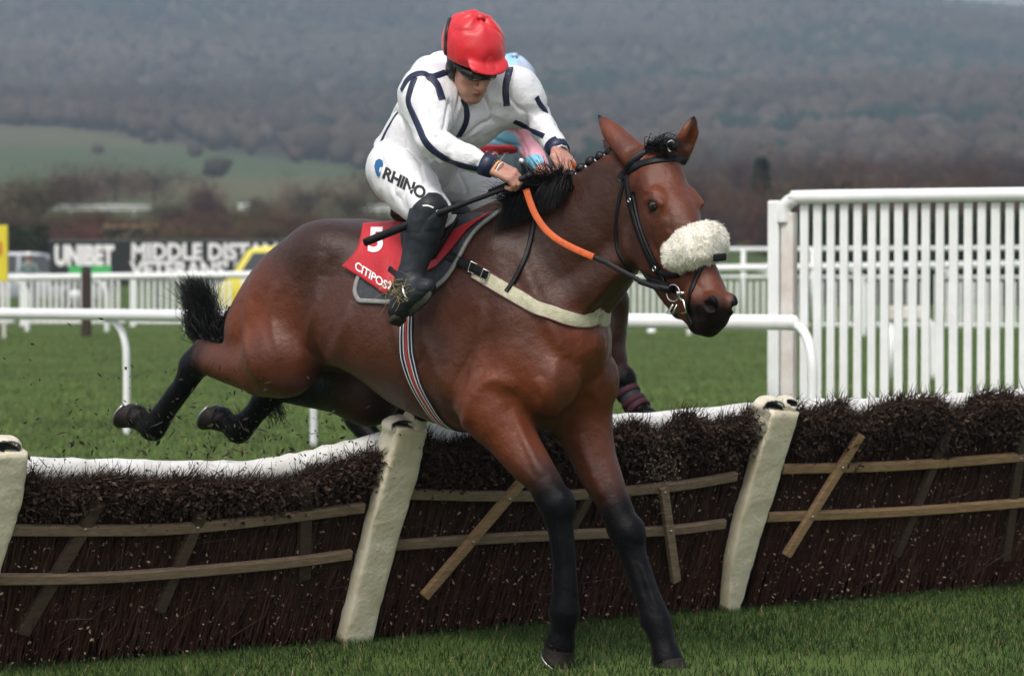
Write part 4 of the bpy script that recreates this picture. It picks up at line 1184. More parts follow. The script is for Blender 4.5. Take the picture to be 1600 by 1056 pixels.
def rider_goggles(J, ax, parent):
    r, u, w = ax; C = J['head']; A = lambda x, y, z: C + r * x + u * y + w * z
    f = Field(np.array(C) - .16, np.array(C) + .16, .0035); R = [r, u, w]
    for s in (1, -1):
        f.chain([(A(s * .012, .003, .104), .020), (A(s * .040, .002, .094), .024), (A(s * .064, .004, .068), .018), (A(s * .080, .008, .03), .011)], .01)
    g = mesh_obj('goggles', *f.mesh(2), M_gblack, parent)
    mb = MB()
    for s in (1, -1):
        m = A(s * .038, .001, .117); nn = (w + r * s * .45).normalized(); sx = u.cross(nn).normalized()
        mb.blob(m - nn * .002, (.024, .0155, .005), (sx, u, nn), 3)
    for i, s in enumerate((1, -1)):
        m2 = MB(); n0 = len(mb.v) // 2
        m2.v = mb.v[i * n0:(i + 1) * n0]; nf = len(mb.f) // 2
        m2.f = [tuple(k - i * n0 for k in fc) for fc in mb.f[i * nf:(i + 1) * nf]]
        m2.build('lens', M_lens, g, True)
    return g

AX1 = (HRt, HUp, HFw)
rider = thing('person', J['pelvis'], 'jockey in white silks with navy trim and a red cap, crouched with reins and whip', 'person')
bv, bF, bc = rider_body(J, AX1, HANDR, HANDL, .0042)
mesh_obj('body', bv, bF, M_skin, rider, True, bc)
jv, jF = rider_jacket(J, .0065, (J['head'] - J['neck']).normalized())
jacket = mesh_obj('jacket', jv, jF, M_silk_w, rider)
JB = bvh_of(jv, jF)
rv, rF = rider_breeches(J, .0065)
breeches = mesh_obj('breeches', rv, rF, M_breech, rider)
RB = bvh_of(rv, rF)
bootR = rider_boot(J, 'R', .006, rider); rider_boot(J, 'L', .007, rider)
cv, cF, HA = rider_helmet(J, AX1, .0042, M_cap, rider)
rider_goggles(J, AX1, rider)
# navy trim, laid along the silk
for path, w in (([(648, 122), (641, 142), (638, 160), (646, 180), (654, 198), (666, 224), (686, 242), (713, 256), (750, 265)], .027), ([(627, 142), (636, 126), (648, 117), (664, 116), (682, 131), (691, 156)], .030), ([(664, 118), (680, 119), (697, 113)], .026),
                ([(722, 154), (729, 173), (727, 194), (712, 222)], .026), ([(797, 106), (790, 136), (792, 166)], .026), ([(803, 190), (815, 195), (830, 204), (850, 213)], .020), ([(838, 152), (845, 165), (855, 175)], .022), ([(621, 176), (604, 204), (595, 224)], .014)):
    hh = relax(surf(JB, path, 7), 3)
    if len(hh) > 3:
        mb = MB(); strip(mb, hh, w, .0022, .001); mb.build('trim', M_navy, jacket, True)
for s in 'RL':
    dd = (J['wr' + s] - J['el' + s]).normalized(); a = dd.orthogonal().normalized(); b_ = dd.cross(a)
    mb = MB(); mb.tube([J['wr' + s] - dd * .040, J['wr' + s] - dd * .036, J['wr' + s] - dd * .012, J['wr' + s] + dd * .010, J['wr' + s] + dd * .012, J['wr' + s] + dd * .004], [.030, .0465, .0455, .0415, .036, .029], 20, cap=False)
    vv_ = np.array([list(q) for q in mb.v]); mb.v = [tuple(x) for x in vv_ + (.003 * VNA(vv_ * 40))[:, None] * np.array(a)]
    mb.build('cuff', M_navy, jacket, True)
    if s == 'R':
        mb = MB(); c = J['wrR'] + dd * .022; mb.tube([c + a * (.0305 * math.cos(t)) + b_ * (.0305 * math.sin(t)) for t in np.linspace(0, 2 * math.pi, 20)], .0045, 6, cap=False); mb.build('wristband', mat('peach wristband', (.75, .38, .16), .6), rider, True)
        mb = MB(); c = J['wrR'] + dd * .034; mb.tube([c + a * (.031 * math.cos(t)) + b_ * (.031 * math.sin(t)) for t in np.linspace(0, 2 * math.pi, 20)], .003, 6, cap=False); mb.build('wristband', M_band, rider, True)
# collar
nd = (J['head'] - J['neck']).normalized(); a = nd.orthogonal().normalized(); b_ = nd.cross(a)
mb = MB(); mb.tube([J['neck'] - nd * .01, J['neck'] + nd * .028, J['neck'] + nd * .030, J['neck'] + nd * .01], [.078, .068, .060, .056], 24, cap=False); mb.build('collar', M_silk_w, jacket, True)
# lettering and emblem on the thigh
text_on(RB, 'RHINO', (597, 277), (.86, .47), (.20, -1.0), 25, M_btext, 'lettering', breeches, .035, .0025, .12, .92)
M_blue = mat('blue print', (.012, .10, .27), .6)
mb = MB(); vs = []
for (x, y) in ((588, 270), (586, 260), (588, 252), (593, 249), (598, 252), (599, 259), (596, 268), (594, 275), (591, 276)):
    p, n = cam_hit(RB, x, y)
    if p is not None: vs.append(p + n * .004)
if len(vs) > 3: mb.add(vs, [tuple(range(len(vs)))]); mb.build('emblem', M_blue, breeches)
# black knee guard of the boot top, with a pale maker's strip
kd = (J['kneeR'] - J['ankR']).normalized(); f = Field(np.array(J['kneeR']) - .16, np.array(J['kneeR']) + .16, .005)
f.chain([(J['kneeR'] + kd * .0 + Vector((.0, -.012, 0)), .077), (J['kneeR'] - kd * .07, .074)], .03)
v_, F_ = f.mesh(2); mesh_obj('knee_guard', cloth_noise(v_, F_, .004, 16, 4), F_, M_boot, rider)
mb = MB(); KB = bvh_of(v_, F_); hh = surf(KB, [(661, 322), (669, 322), (677, 325)]); strip(mb, hh, .006, .002, .003) if len(hh) > 2 else None
if mb.v: mb.build('boot_strip', M_wtext, rider)
# strap of the goggles over the cap
CPB = bvh_of(cv, cF); mb = MB(); hh = relax(surf(CPB, [(704, 27), (699, 45), (697, 66), (697, 86)], 6), 2)
if len(hh) > 3: strip(mb, hh, .018, .005, .001); mb.build('goggle_strap', M_gblack, rider, True)
# stirrups
def stirrup(J, s):
    He, To = J['heel' + s], J['toe' + s]; fw = (To - He).normalized(); up = (J['knee' + s] - J['ank' + s]).normalized(); up = (up - fw * up.dot(fw)).normalized(); sd = fw.cross(up)
    c = He * .35 + To * .65
    t = thing('stirrup', c, ('steel stirrup iron and leather round the near boot of the jockey in white' if s == 'R' else 'stirrup iron and leather on the far side of the bay horse'), 'stirrup')
    mb = MB(); mb.tube([c + sd * (.058 * math.sin(a)) + up * (.012 - .060 * math.cos(a) if math.cos(a) < .6 else -.024) for a in np.linspace(-2.2, 2.2, 24)] , .005, 6, cap=True); mb.build('iron', M_metal, t, True)
    top = c + up * .055; sg = 1 if s == 'R' else -1
    an = Vector(toW((-.33, sg * .31, 1.52)))
    mb = MB(); pts = smooth_path([top, top * .6 + an * .4 + HR * (.02 * sg), an], 6); strip(mb, [(p, HR * sg) for p in pts], .022, .005); mb.build('leather', M_leather, t, True)
stirrup(J, 'R'); stirrup(J, 'L')
# bits of hay caught at the ankle
mb = MB(); R = []
for i in range(46):
    o = J['ankR'] + jitter((-.02, -.05, -.03), .030); e = o + jitter((-.03, -.02, 0), .035)
    R.append([o, (o + e) / 2 + jitter((0, 0, 0), .012), e])
strands(mb, R, segs=4, r0=.0012, r1=.0008, wig=.004)
hay = mb.build('hay', mat('dry grass', (.30, .24, .11), .8)); hay['kind'] = 'stuff'; hay['label'] = 'wisps of dry grass stuck to the ankle of the near boot'; hay['category'] = 'grass'

# ---- whip and reins
HRn = HANDR['d'].cross(HANDR['s']); HRn = HRn if HRn.z < 0 else -HRn
GRIP = J['wrR'] + HANDR['d'] * .095 + HRn * .030
wt = Hw(570, 379, .46); wm = P(786, 296, (GRIP.y) + .0)
whip = thing('whip', GRIP, 'long black padded riding whip held in the right hand of the jockey in white', 'whip')
hb = GRIP + (GRIP - wt).normalized() * .07
mb = MB(); pts = smooth_path([wt, wt * .55 + wm * .45 + Vector((0, -.02, .004)), wm, GRIP], 8); m = len(pts)
mb.tube(pts, [.016 if i < m * .36 else (.016 - .0065 * min(1, (i / m - .36) / .12)) for i in range(m)], 10); mb.build('shaft', M_black, whip, True)
mb = MB(); mb.tube([GRIP - (GRIP - wt).normalized() * .10, GRIP, hb], [.010, .0115, .012], 12); mb.blob(hb, .016, None, 2); mb.build('grip', M_leather, whip, True)
M_rein = mat('orange rubber rein', (.62, .115, .028), .6, .4, .2, 30, bump=.3, bscale=300)
reins = thing('reins', GRIP, 'orange rubber reins with dark ends running from the jockey in white to the bit', 'reins')
b0 = cam_hit(HB, 900, 388)[0]; b1 = cam_hit(HB, 928, 402)[0]
def near(px, py, bvh, off, y0):
    p, n = cam_hit(bvh, px, py)
    q = P(px, py, y0)
    return p + n * off if p is not None and p.y < q.y + off else q
ya, yb = GRIP.y - .02, BIT.y
RP = [(822, 296), (829, 318), (838, 338), (852, 358), (872, 375), (898, 389), (928, 402)]
full = RP + [(950, 412), (972, 424), (990, 433), (1010, 444), (1048, 456)]
pt3 = []
for i, (x, y) in enumerate(full):
    t = (x - 822) / (1048 - 822); pt3.append(near(x, y, HB, .025, ya + (yb - ya) * t))
mb = MB(); strip(mb, [(p, (CO - p).normalized()) for p in smooth_path(pt3[:7], 5)], .026, .006); mb.build('rubber_grip', M_rein, reins, True)
mb = MB(); strip(mb, [(p, (CO - p).normalized()) for p in smooth_path(pt3[6:], 5)], .019, .005); mb.build('leather_end', M_leather, reins, True)
L0 = J['wrL'] + HANDL['d'] * .09; BL = BIT - PR * .176
mb = MB(); strip(mb, [(p, -HR) for p in smooth_path([L0, L0 * .5 + BL * .5 - HR * .22 - UZ * .08, BL], 10)], .024, .006); mb.build('rubber_grip', M_rein, reins, True)
mb = MB(); strip(mb, [(p, UZ) for p in smooth_path([GRIP, GRIP * .5 + L0 * .5 - UZ * .05, L0], 8)], .02, .005); mb.build('loop', M_leather, reins, True)
# ================================================================== the second horse and rider, coming to the hurdle behind
TH2 = math.radians(42)
HF2 = Vector((math.cos(TH2), -math.sin(TH2), 0)); HR2 = Vector((-math.sin(TH2), -math.cos(TH2), 0))
W2 = P(830, 343, 16.7); HO2 = Vector((W2.x, W2.y, W2.z - 1.737))
HM2 = np.array([HF2, HR2, UZ])
def toW2(v): return np.asarray(v) @ HM2 + np.array(HO2)
def H2(px, py, b):
    d = ray(px, py); w = CO + d * ((b - (CO - HO2).dot(HR2)) / d.dot(HR2)); q = w - HO2
    return np.array((q.dot(HF2), q.dot(HR2), q.z))
fl_ = [(H2(940, 505, -.16), .112), (H2(952, 545, -.16), .080), (H2(964, 582, -.16), .060), (H2(970, 596, -.16), .058), (H2(978, 608, -.16), .048), (H2(986, 622, -.16), .045), (H2(994, 634, -.16), .045), (H2(1000, 641, -.16), .050), (H2(1006, 647, -.155), .046), (H2(1011, 652, -.15), .052)]
fr_ = [(p * np.array((1, -1, 1)) + np.array((-.02, 0, -.02 * i * .3)), r) for i, (p, r) in enumerate(fl_)]
hr_ = [((-.78, .19, 1.05), .14), ((-.86, .19, .97), .105), ((-.94, .185, .88), .075), ((-1.0, .18, .81), .064), ((-.98, .18, .76), .060), ((-.88, .175, .67), .052), ((-.79, .17, .59), .050), ((-.72, .17, .53), .056), ((-.74, .17, .47), .045), ((-.78, .17, .43), .054)]
hl_ = [((a - .06, -b, c), r) for (a, b, c), r in hr_]
LEG2 = dict(foreR=fr_, foreL=fl_, hindR=[(np.array(p), r) for p, r in hr_], hindL=[(np.array(p), r) for p, r in hl_])
fld = horse_field(LEG2, .013)
h2v, h2F = fld.mesh(2); del fld
h2F = h2F[:, ::-1]
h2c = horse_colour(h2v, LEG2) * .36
horse2 = thing('race_horse', HO2, 'dark bay racehorse with a banded boot, half hidden behind the horse with the fleece noseband', 'horse')
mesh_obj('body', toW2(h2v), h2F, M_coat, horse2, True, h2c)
add_hooves(LEG2, horse2, toW2, HF2)
M_tboot = mat('navy and maroon tendon boot', (.018, .022, .035), .7, .3, .4, 40)
M_maroon = mat('maroon strap', (.045, .010, .018), .7, .3, .3, 60)
for key in ('foreL', 'foreR'):
    L = LEG2[key]; pp = [Vector(toW2(p)) for p, r in L]
    bt = MB(); bt.tube(smooth_path(pp[3:8], 3), [.058, .060, .060, .057, .055, .054, .054, .054, .055, .056, .057, .057, .056][:len(smooth_path(pp[3:8], 3))], 14)
    bo = bt.build('tendon_boot', M_tboot, horse2, True)
    for k, t in ((4, .4), (5, .6), (6, .6)):
        c = pp[k] * (1 - t) + pp[k + 1] * t; d = (pp[k + 1] - pp[k]).normalized()
        st = MB(); st.tube([c - d * .016, c - d * .014, c + d * .014, c + d * .016], [.054, .0605, .0605, .054], 14); st.build('boot_strap', M_maroon, bo, True)
# mane of the second horse
mb = MB(); R = []
H2B = bvh_of(toW2(h2v), h2F)
for i in range(500):
    t = random.random(); a = H(800, 335, 0) * (1 - t) + H(975, 250, 0) * t
    o = Vector(toW2(a + np.array((0, random.uniform(-.02, .03), .0)))); R.append([o - UZ * .02, o + Vector((.0, .04, .03)), o + Vector((random.gauss(0, .03), .05, -.10))])
strands(mb, R, segs=4, r0=.003); mb.build('mane', M_hair, horse2, True)
def tr2(p): return Vector(toW2(toL(p) - np.array((.2, 0, 0))))
J2 = {k: tr2(v) for k, v in J.items()}
rt = lambda v: HF2 * v.dot(HF) + HR2 * v.dot(HR) + UZ * v.z
AX2 = head_axes(math.radians(22), math.radians(18))
J2['head'] = P(798, 150, J2['neck'].y - .10); J2['neck'] = J2['head'] * .55 + J2['neck'] * .45 + Vector((0, .05, -.06))
HR_2 = dict(d=rt(HANDR['d']), s=rt(HANDR['s'])); HL_2 = dict(d=rt(HANDL['d']), s=rt(HANDL['s']))
rider2 = thing('person', J2['pelvis'], 'jockey in pink and pale blue silks, mostly hidden behind the jockey in white', 'person')
v_, F_, c_ = rider_body(J2, AX2, HR_2, HL_2, .008); mesh_obj('body', v_, F_, M_skin, rider2, True, c_)
v_, F_ = rider_jacket(J2, .010, (J2['head'] - J2['neck']).normalized())
pat = sstep(VNB(v_ * 9 + 4), -.05, .05)[:, None]
c_ = np.array((.20, .52, .70)) * pat + np.array((.72, .34, .42)) * (1 - pat)
M_silk2 = attr_mat('pink and blue silk', .45, .5, .08, 8, .4, 16)
jk2 = mesh_obj('jacket', v_, F_, M_silk2, rider2, True, c_); J2B = bvh_of(v_, F_)
v_, F_ = rider_breeches(J2, .011); mesh_obj('breeches', v_, F_, M_breech, rider2)
rider_boot(J2, 'R', .011, rider2); rider_boot(J2, 'L', .011, rider2)
M_cap2 = mat('pale blue silk cap', (.24, .56, .72), .4, .5, .1, 9, c2=(.50, .45, .58), bump=.4, bscale=13)
rider_helmet(J2, AX2, .009, M_cap2, rider2); rider_goggles(J2, AX2, rider2)
mb = MB(); rws = ruled(J2B, [(742, 226), (742, 240), (744, 252)], [(808, 226), (808, 240), (804, 252)], 12, 8, .012, mb, False, .004)
M_redb = mat('red sponsor panel', (.45, .03, .04), .6); pnl = mb.build('sponsor_panel', M_redb, rider2, True)
text_on(J2B, 'LO JE', (756, 246), (1, -.02), (0, -1), 17, M_wtext, 'lettering', pnl, .02, .018)
whip2 = thing('whip', P(818, 255, 15.6), 'short dark green whip with a white tip held behind the dark mane', 'whip')
mb = MB(); mb.tube([P(828, 285, 15.7), P(815, 254, 15.6)], [.008, .011], 8); mb.build('shaft', mat('dark green whip', (.012, .035, .022), .5), whip2, True)
mb = MB(); mb.blob(P(814.5, 252, 15.6), .013, None, 2); mb.build('tip', M_wtext, whip2, True)
sd2 = thing('saddle', toW2((-.35, 0, 1.72)), 'black racing saddle under the jockey in pink and pale blue', 'saddle')
f = Field((-.75, -.42, 1.2), (.1, .42, 1.95), .014)
f.chain([((-.58, 0, 1.755), .05), ((-.42, 0, 1.735), .06), ((-.2, 0, 1.765), .05), ((-.14, 0, 1.80), .035)], .03, 1.7)
v_, F_ = f.mesh(2); mesh_obj('seat', toW2(v_), F_[:, ::-1], M_leather, sd2, True)
# ================================================================== the brush hurdle, leaning the way the horses go
HT = (HN * .33 + UZ * .92).normalized()                 # up along the leaning face
HNR = HE.cross(HT).normalized()
if HNR.dot(HN) < 0: HNR = -HNR                          # out of the face, towards the landing side
def Q(px, py, out=0.0):                                 # the point of the leaning face seen at a pixel
    d = ray(px, py); o = HB2 + HNR * out
    return CO + d * ((o - CO).dot(HNR) / d.dot(HNR))
def hs(p): q = Vector(p) - HB2; return q.dot(HE), q.dot(HT)
def HP(s, t_, out=0.0): return HB2 + HE * s + HT * t_ + HNR * out
M_roll = mat('white vinyl roll', (.72, .72, .72), .5, .4, .30, 8, c2=(.58, .57, .55), bump=.5, bscale=14)
M_batten = attr_mat('weathered timber', .75, .3, .35, 5, .6, 30, stretch=(3, 3, 18))
M_brush = attr_mat('birch brush', .85, .06, .3, 25, 0)
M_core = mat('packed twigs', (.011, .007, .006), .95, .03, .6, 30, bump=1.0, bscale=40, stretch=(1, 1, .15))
M_collar = mat('grey white plastic', (.55, .56, .57), .45, .5, .2, 20)
M_hood = attr_mat('pale vinyl hood', .5, .4, .15, 20, .4, 40)
M_hole = mat('dark opening', (.012, .013, .018), .7)
M_bolt = mat('galvanised bolt', (.45, .45, .45), .35, metal=.9)
WOOD = ((.34, .215, .115), (.26, .185, .125), (.085, .056, .038), (.068, .046, .032))
panels = [
 dict(label='leftmost brush hurdle panel, sagging white roll clear along its top, hind hooves passing over', s0=-1.80, s1=0,
  roll=[(-70, 736), (35, 737), (200, 739), (370, 741), (480, 725), (605, 694)],
  bat=[[(-70, 826), (0, 828), (150, 829), (280, 826), (420, 812), (568, 793)], [(-70, 906), (0, 905), (150, 903), (300, 893), (450, 879), (548, 866)]],
  br=[((156, 782), (34, 990), 2, 20), ((316, 800), (248, 955), 2, 17), ((478, 755), (474, 905), 3, 20)], bw=(1, 1), tuft=1.0, rollvis=.015, deep=.16),
 dict(label='middle brush hurdle panel, crossed by the black forelegs of the landing horse', s0=0, s1=2.01,
  roll=[(655, 684), (760, 682), (860, 676), (955, 669), (1060, 660), (1200, 646)],
  bat=[[(640, 772), (760, 775), (900, 773), (1060, 759), (1150, 744)], [(615, 852), (760, 842), (900, 835), (1040, 829), (1132, 818)]],
  br=[((815, 752), (662, 932), 0, 16), ((926, 765), (880, 850), 2, 14), ((1036, 760), (1056, 908), 1, 15)], bw=(1, 1), tuft=1.3, rollvis=.045, deep=.20),
 dict(label='rightmost brush hurdle panel, in front of the tall white slatted wing', s0=2.01, s1=4.0,
  roll=[(1236, 645), (1350, 640), (1480, 634), (1560, 629), (1700, 616)],
  bat=[[(1222, 733), (1400, 728), (1580, 715), (1690, 705)], [(1198, 808), (1400, 800), (1580, 787), (1690, 776)]],
  br=[((1345, 678), (1228, 868), 0, 16), ((1486, 662), (1400, 868), 3, 16), ((1597, 680), (1570, 875), 3, 18)], bw=(0, 0), tuft=1.3, rollvis=.06, deep=.215)]
def BN(s):                                              # ragged outline of the brush along the hurdle
    p = np.array([[s * 7.0, .3, .7], [s * 19.0, 5.3, 1.7]]); n = VNA(p); return float(np.clip(.5 + .75 * n[0] + .45 * n[1], 0, 1.25))
def twig(V, Fc, C_, a, m, b_, r, col):
    n = len(V); d = (b_ - a); x = d.cross(Vector((random.gauss(0, 1), random.gauss(0, 1), random.gauss(0, 1)))).normalized(); y = d.normalized().cross(x)
    for p, k in ((a, 1), (m, .8), (b_, .25)):
        for q in (x, -x * .5 + y * .87, -x * .5 - y * .87): V.append(p + q * (r * k)); C_.append(col)
    for i in (0, 3):
        for j in range(3): Fc.append((n + i + j, n + i + (j + 1) % 3, n + i + 3 + (j + 1) % 3, n + i + 3 + j))
for pn in panels:
    s0, s1 = pn['s0'] + .05, pn['s1'] - .05
    pt = thing('brush_hurdle', HP(.5 * (s0 + s1), 0), pn['label'], 'hurdle', 'brush hurdles in a line')
    RL = smooth_path([Q(x, y, -.03) for x, y in pn['roll']], 8)
    mb = MB(); m = len(RL)
    vv = [p + HT * random.gauss(0, .002) for p in RL]
    mb.tube(vv, [.055 + random.uniform(-.003, .003) for _ in range(m)], 18)
    a_ = np.array([list(q) for q in mb.v]); a_ += .006 * VNA(a_ * 16)[:, None] * np.array(HNR) + .004 * VNB(a_ * 30)[:, None] * np.array(HT); mb.v = [tuple(q) for q in a_]
    mb.build('top_roll', M_roll, pt, True)
    rs = [hs(p) for p in RL]; rS = np.array([q[0] for q in rs]); rT = np.array([q[1] for q in rs])
    top = lambda s: float(np.interp(s, rS, rT))
    # packed core behind the face
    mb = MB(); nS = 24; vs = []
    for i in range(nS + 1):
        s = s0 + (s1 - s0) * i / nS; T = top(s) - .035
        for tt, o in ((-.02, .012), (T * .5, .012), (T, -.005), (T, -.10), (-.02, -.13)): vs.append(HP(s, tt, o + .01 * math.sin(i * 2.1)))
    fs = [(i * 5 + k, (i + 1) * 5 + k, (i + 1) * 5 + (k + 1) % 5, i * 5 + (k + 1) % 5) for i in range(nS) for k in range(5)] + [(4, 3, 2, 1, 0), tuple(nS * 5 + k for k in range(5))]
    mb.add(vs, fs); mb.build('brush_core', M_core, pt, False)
    V, Fc, C_ = [], [], []
    L = s1 - s0
    for i in range(int(2300 * L)):                      # upright stems
        s = random.uniform(s0, s1); T = top(s); t0 = random.uniform(-.01, .5 * T); ln = random.uniform(.15, .55)
        sl = random.gauss(.03, .09); o = random.uniform(.005, .045)
        a = HP(s, t0, o); b_ = HP(s + sl * ln, min(t0 + ln, T + .0), o + random.gauss(0, .012)); mm = (a + b_) / 2 + HE * random.gauss(0, .006) + HNR * random.gauss(.004, .006)
        k = random.uniform(.4, 1.35); low = 1 - min(1, t0 / (.5 * T)); red = random.random()
        col = (.072 * k + .022 * red * low, .040 * k, .030 * k)
        twig(V, Fc, C_, a, mm, b_, random.uniform(.0018, .004), col)
    for i in range(int(45 * L)):                        # stray twigs crossing the face
        s = random.uniform(s0 + .05, s1 - .05); t0 = random.uniform(.03, .5); an = random.gauss(.5, .7); ln = random.uniform(.12, .32)
        a = HP(s, t0, .045); b_ = HP(s + math.sin(an) * ln, t0 + abs(math.cos(an)) * ln, .06 + random.uniform(0, .03)); k = random.uniform(.6, 1.5)
        twig(V, Fc, C_, a, (a + b_) / 2 + HE * random.gauss(0, .02), b_, .0025, (.05 * k, .036 * k, .032 * k))
    for i in range(int(3600 * L * pn['tuft'])):         # the bushy top: crooked twig ends
        s = random.uniform(s0 - .02, s1 + .02); T = top(s); u_ = random.random() ** .6
        nz = BN(s) 
        t0 = T - pn['deep'] + (pn['deep'] - .025) * u_ + (pn['rollvis'] + .012) * (.1 + 1.5 * nz); a = HP(s, t0, random.uniform(.02, .07))
        ln = random.uniform(.035, .10); d = (HE * random.gauss(0, .6) + HT * random.gauss(.5, .55) + HNR * random.gauss(.35, .45)).normalized()
        k = random.uniform(.4, 1.5); mixl = u_ * random.random()
        col = (.030 * k + .045 * mixl, .021 * k + .026 * mixl, .018 * k + .018 * mixl)
        twig(V, Fc, C_, a, a + d * ln * .5 + jitter((0, 0, 0), .006), a + d * ln, random.uniform(.0012, .0026), col)
    def leaf(p, sz, col):
        n = len(V); x = Vector((random.gauss(0, 1), random.gauss(0, 1), random.gauss(0, 1))).normalized(); y = x.orthogonal().normalized(); z = x.cross(y)
        for q in (x * sz, y * sz * .55 + z * sz * .2, -x * sz * .8, -y * sz * .55 + z * sz * .25): V.append(p + q); C_.append(col)
        Fc.append((n, n + 1, n + 2, n + 3))
    for i in range(int(2600 * L * pn['tuft'])):         # dry curled leaves in the bushy top
        s = random.uniform(s0, s1); T = top(s); u_ = random.random() ** .7; nz = BN(s); k = random.uniform(.35, 1.5)
        leaf(HP(s, T - pn['deep'] + (pn['deep'] - .015) * u_ + (pn['rollvis'] + .012) * (.1 + 1.5 * nz) + min(0, random.gauss(-.01, .02)), random.uniform(.03, .12)), random.uniform(.005, .017), (.060 * k, .038 * k, .030 * k))
    for i in range(int(420 * L)):                       # pale flecks of leaf and chipped bark lower down
        s = random.uniform(s0, s1); k = random.uniform(.4, 1.1) ** 1.5
        leaf(HP(s, random.uniform(.02, .75), random.uniform(.05, .07)), random.uniform(.003, .012), (.40 * k, .28 * k, .20 * k))
    bo = mesh_obj('brush', V, Fc, M_brush, pt, False, np.array(C_)); bo['kind'] = 'stuff'
    for path, wi in zip(pn['bat'], pn['bw']):
        pp = smooth_path([Q(x, y, .085) for x, y in path], 5); mb = MB(); c0 = WOOD[wi]
        vs = []
        for i, p in enumerate(pp):
            t_ = (pp[min(i + 1, len(pp) - 1)] - pp[max(i - 1, 0)]).normalized(); u_ = HNR.cross(t_).normalized(); u_ = u_ if u_.z > 0 else -u_
            for a, b_ in ((-1, -1), (1, -1), (1.0, .6), (.75, 1), (-.75, 1), (-1, .6)): vs.append(p + u_ * (a * .021) + HNR * (b_ * .012))
        fs = [(i * 6 + e, i * 6 + (e + 1) % 6, i * 6 + 6 + (e + 1) % 6, i * 6 + 6 + e) for i in range(len(pp) - 1) for e in range(6)] + [(5, 4, 3, 2, 1, 0), tuple((len(pp) - 1) * 6 + e for e in range(6))]
        mb.add(vs, fs); mesh_obj('batten', mb.v, mb.f, M_batten, pt, False, np.tile(np.array(c0) * random.uniform(.85, 1.1), (len(mb.v), 1)))
    for a, b_, wi, wpx in pn['br']:
        A, B_ = (Q(*a, .103), Q(*b_, .103)) if wi < 2 else (Q(*a, .088), Q(*b_, .05)); mb = MB(); w_ = wpx * 14.8 / 5500
        mb.bar(A, B_, w_, .028, HNR, .004); br = mesh_obj('brace', mb.v, mb.f, M_batten, pt, False, np.tile(np.array(WOOD[wi]), (len(mb.v), 1)))
        mb2 = MB()
        for tt in ((a, b_),):
            for path in pn['bat']:
                ys = np.interp(0, [0], [0])
                best = min(((abs((A * (1 - k_) + B_ * k_ - p).length), k_) for p in smooth_path([Q(x, y, .09) for x, y in path], 12) for k_ in np.linspace(.05, .95, 30)), key=lambda q: q[0])
                c = A * (1 - best[1]) + B_ * best[1] + HNR * .016
                if best[0] < .06:
                    m3_ = MB(); m3_.blob(c, (.008, .008, .005), (HE, HT, HNR), 2); m3_.build('bolt', M_bolt, br, True)
def padded_post(path, hw_px, label, extra):
    pts = [Q(x, y, .10) for x, y in path]; pp = smooth_path(pts, 10); m = len(pp)
    wv = np.interp(np.linspace(0, 1, m), np.linspace(0, 1, len(hw_px)), hw_px) * 15.6 / 5500
    o = thing('hurdle_post', Q(*path[0]), label, 'post', 'padded posts of the hurdle')
    n = 22; vs = []
    for i, p in enumerate(pp):
        t_ = (pp[min(i + 1, m - 1)] - pp[max(i - 1, 0)]).normalized(); x = t_.cross(HNR).normalized(); y = x.cross(t_).normalized()
        if y.dot(HNR) < 0: y = -y
        for k in range(n):
            an = 2 * math.pi * k / n; cx, cy = math.cos(an), math.sin(an)
            ex = math.copysign(abs(cx) ** .26, cx); ey = math.copysign(abs(cy) ** .4, cy)
            vs.append(p + x * (ex * wv[i]) + y * (ey * .036))
    a_ = np.array([list(v) for v in vs]); wr = VNA(a_ * np.array((20, 20, 30))) * .0020 + VNB(a_ * 60) * .0016 + (np.clip(1 - np.abs(VNB(a_ * np.array((16, 16, 26)))) * 3, 0, 1) ** 2) * -.007
    a_ += wr[:, None] * np.array(HNR) + .002 * VNB(a_ * 12)[:, None] * np.array(HE)
    fs = [(i * n + k, i * n + (k + 1) % n, (i + 1) * n + (k + 1) % n, (i + 1) * n + k) for i in range(m - 1) for k in range(n)] + [tuple(range(n - 1, -1, -1)), tuple((m - 1) * n + k for k in range(n))]
    mesh_obj('padded_cover', a_, fs, M_cream, o, True)
    tp = pp[-1]
    # pale hood over the two upright ends, each with a dark slot
    f = Field(np.array(tp) - .25, np.array(tp) + .25, .006); R3 = [np.array(HE), np.array(HT), np.array(HNR)]
    for dx, dy, r_ in extra:
        c = tp + HE * dx + HT * dy - HNR * .03; f.ell(c, (r_ * 1.2, r_ * .62, .055), R3, k=.02)
        f.ell(c - HT * .08, (r_ * 1.1, .09, .06), R3, k=.03)
    slots = []
    for dx, dy, r_ in extra:
        c = tp + HE * dx + HT * (dy + .004) + HNR * .022; slots.append((c, r_)); f.ell(c, (r_ * .80, r_ * .30, .05), [np.array((HE + HT * -.25).normalized()), np.array((HT + HE * .25).normalized()), np.array(HNR)], k=.008, op='s')
    v_, F_ = f.mesh(2); v_ = v_ + vnormals(v_, F_) * (.003 * VNB(v_ * 40))[:, None]
    cl_ = np.tile(np.array((.60, .55, .44)), (len(v_), 1))
    for c, r_ in slots:
        q = v_ - np.array(c); inn = ((q @ R3[0] / (r_ * .92)) ** 2 + (q @ R3[1] / (r_ * .46)) ** 2 < 1) & (q @ R3[2] < -.012); cl_[inn] = (.02, .022, .03)
    mesh_obj('hood', v_, F_, M_hood, o, True, cl_)
    # grey timber upright behind the pad
    mb = MB(); a = Q(*path[0], -.02) - HE * .06; b_ = pp[int(m * .72)] - HNR * .10 - HE * .085; mb.bar(a, b_, .05, .05, HNR, .004)
    mesh_obj('upright', mb.v, mb.f, M_batten, o, False, np.tile(np.array((.16, .14, .11)), (len(mb.v), 1)))
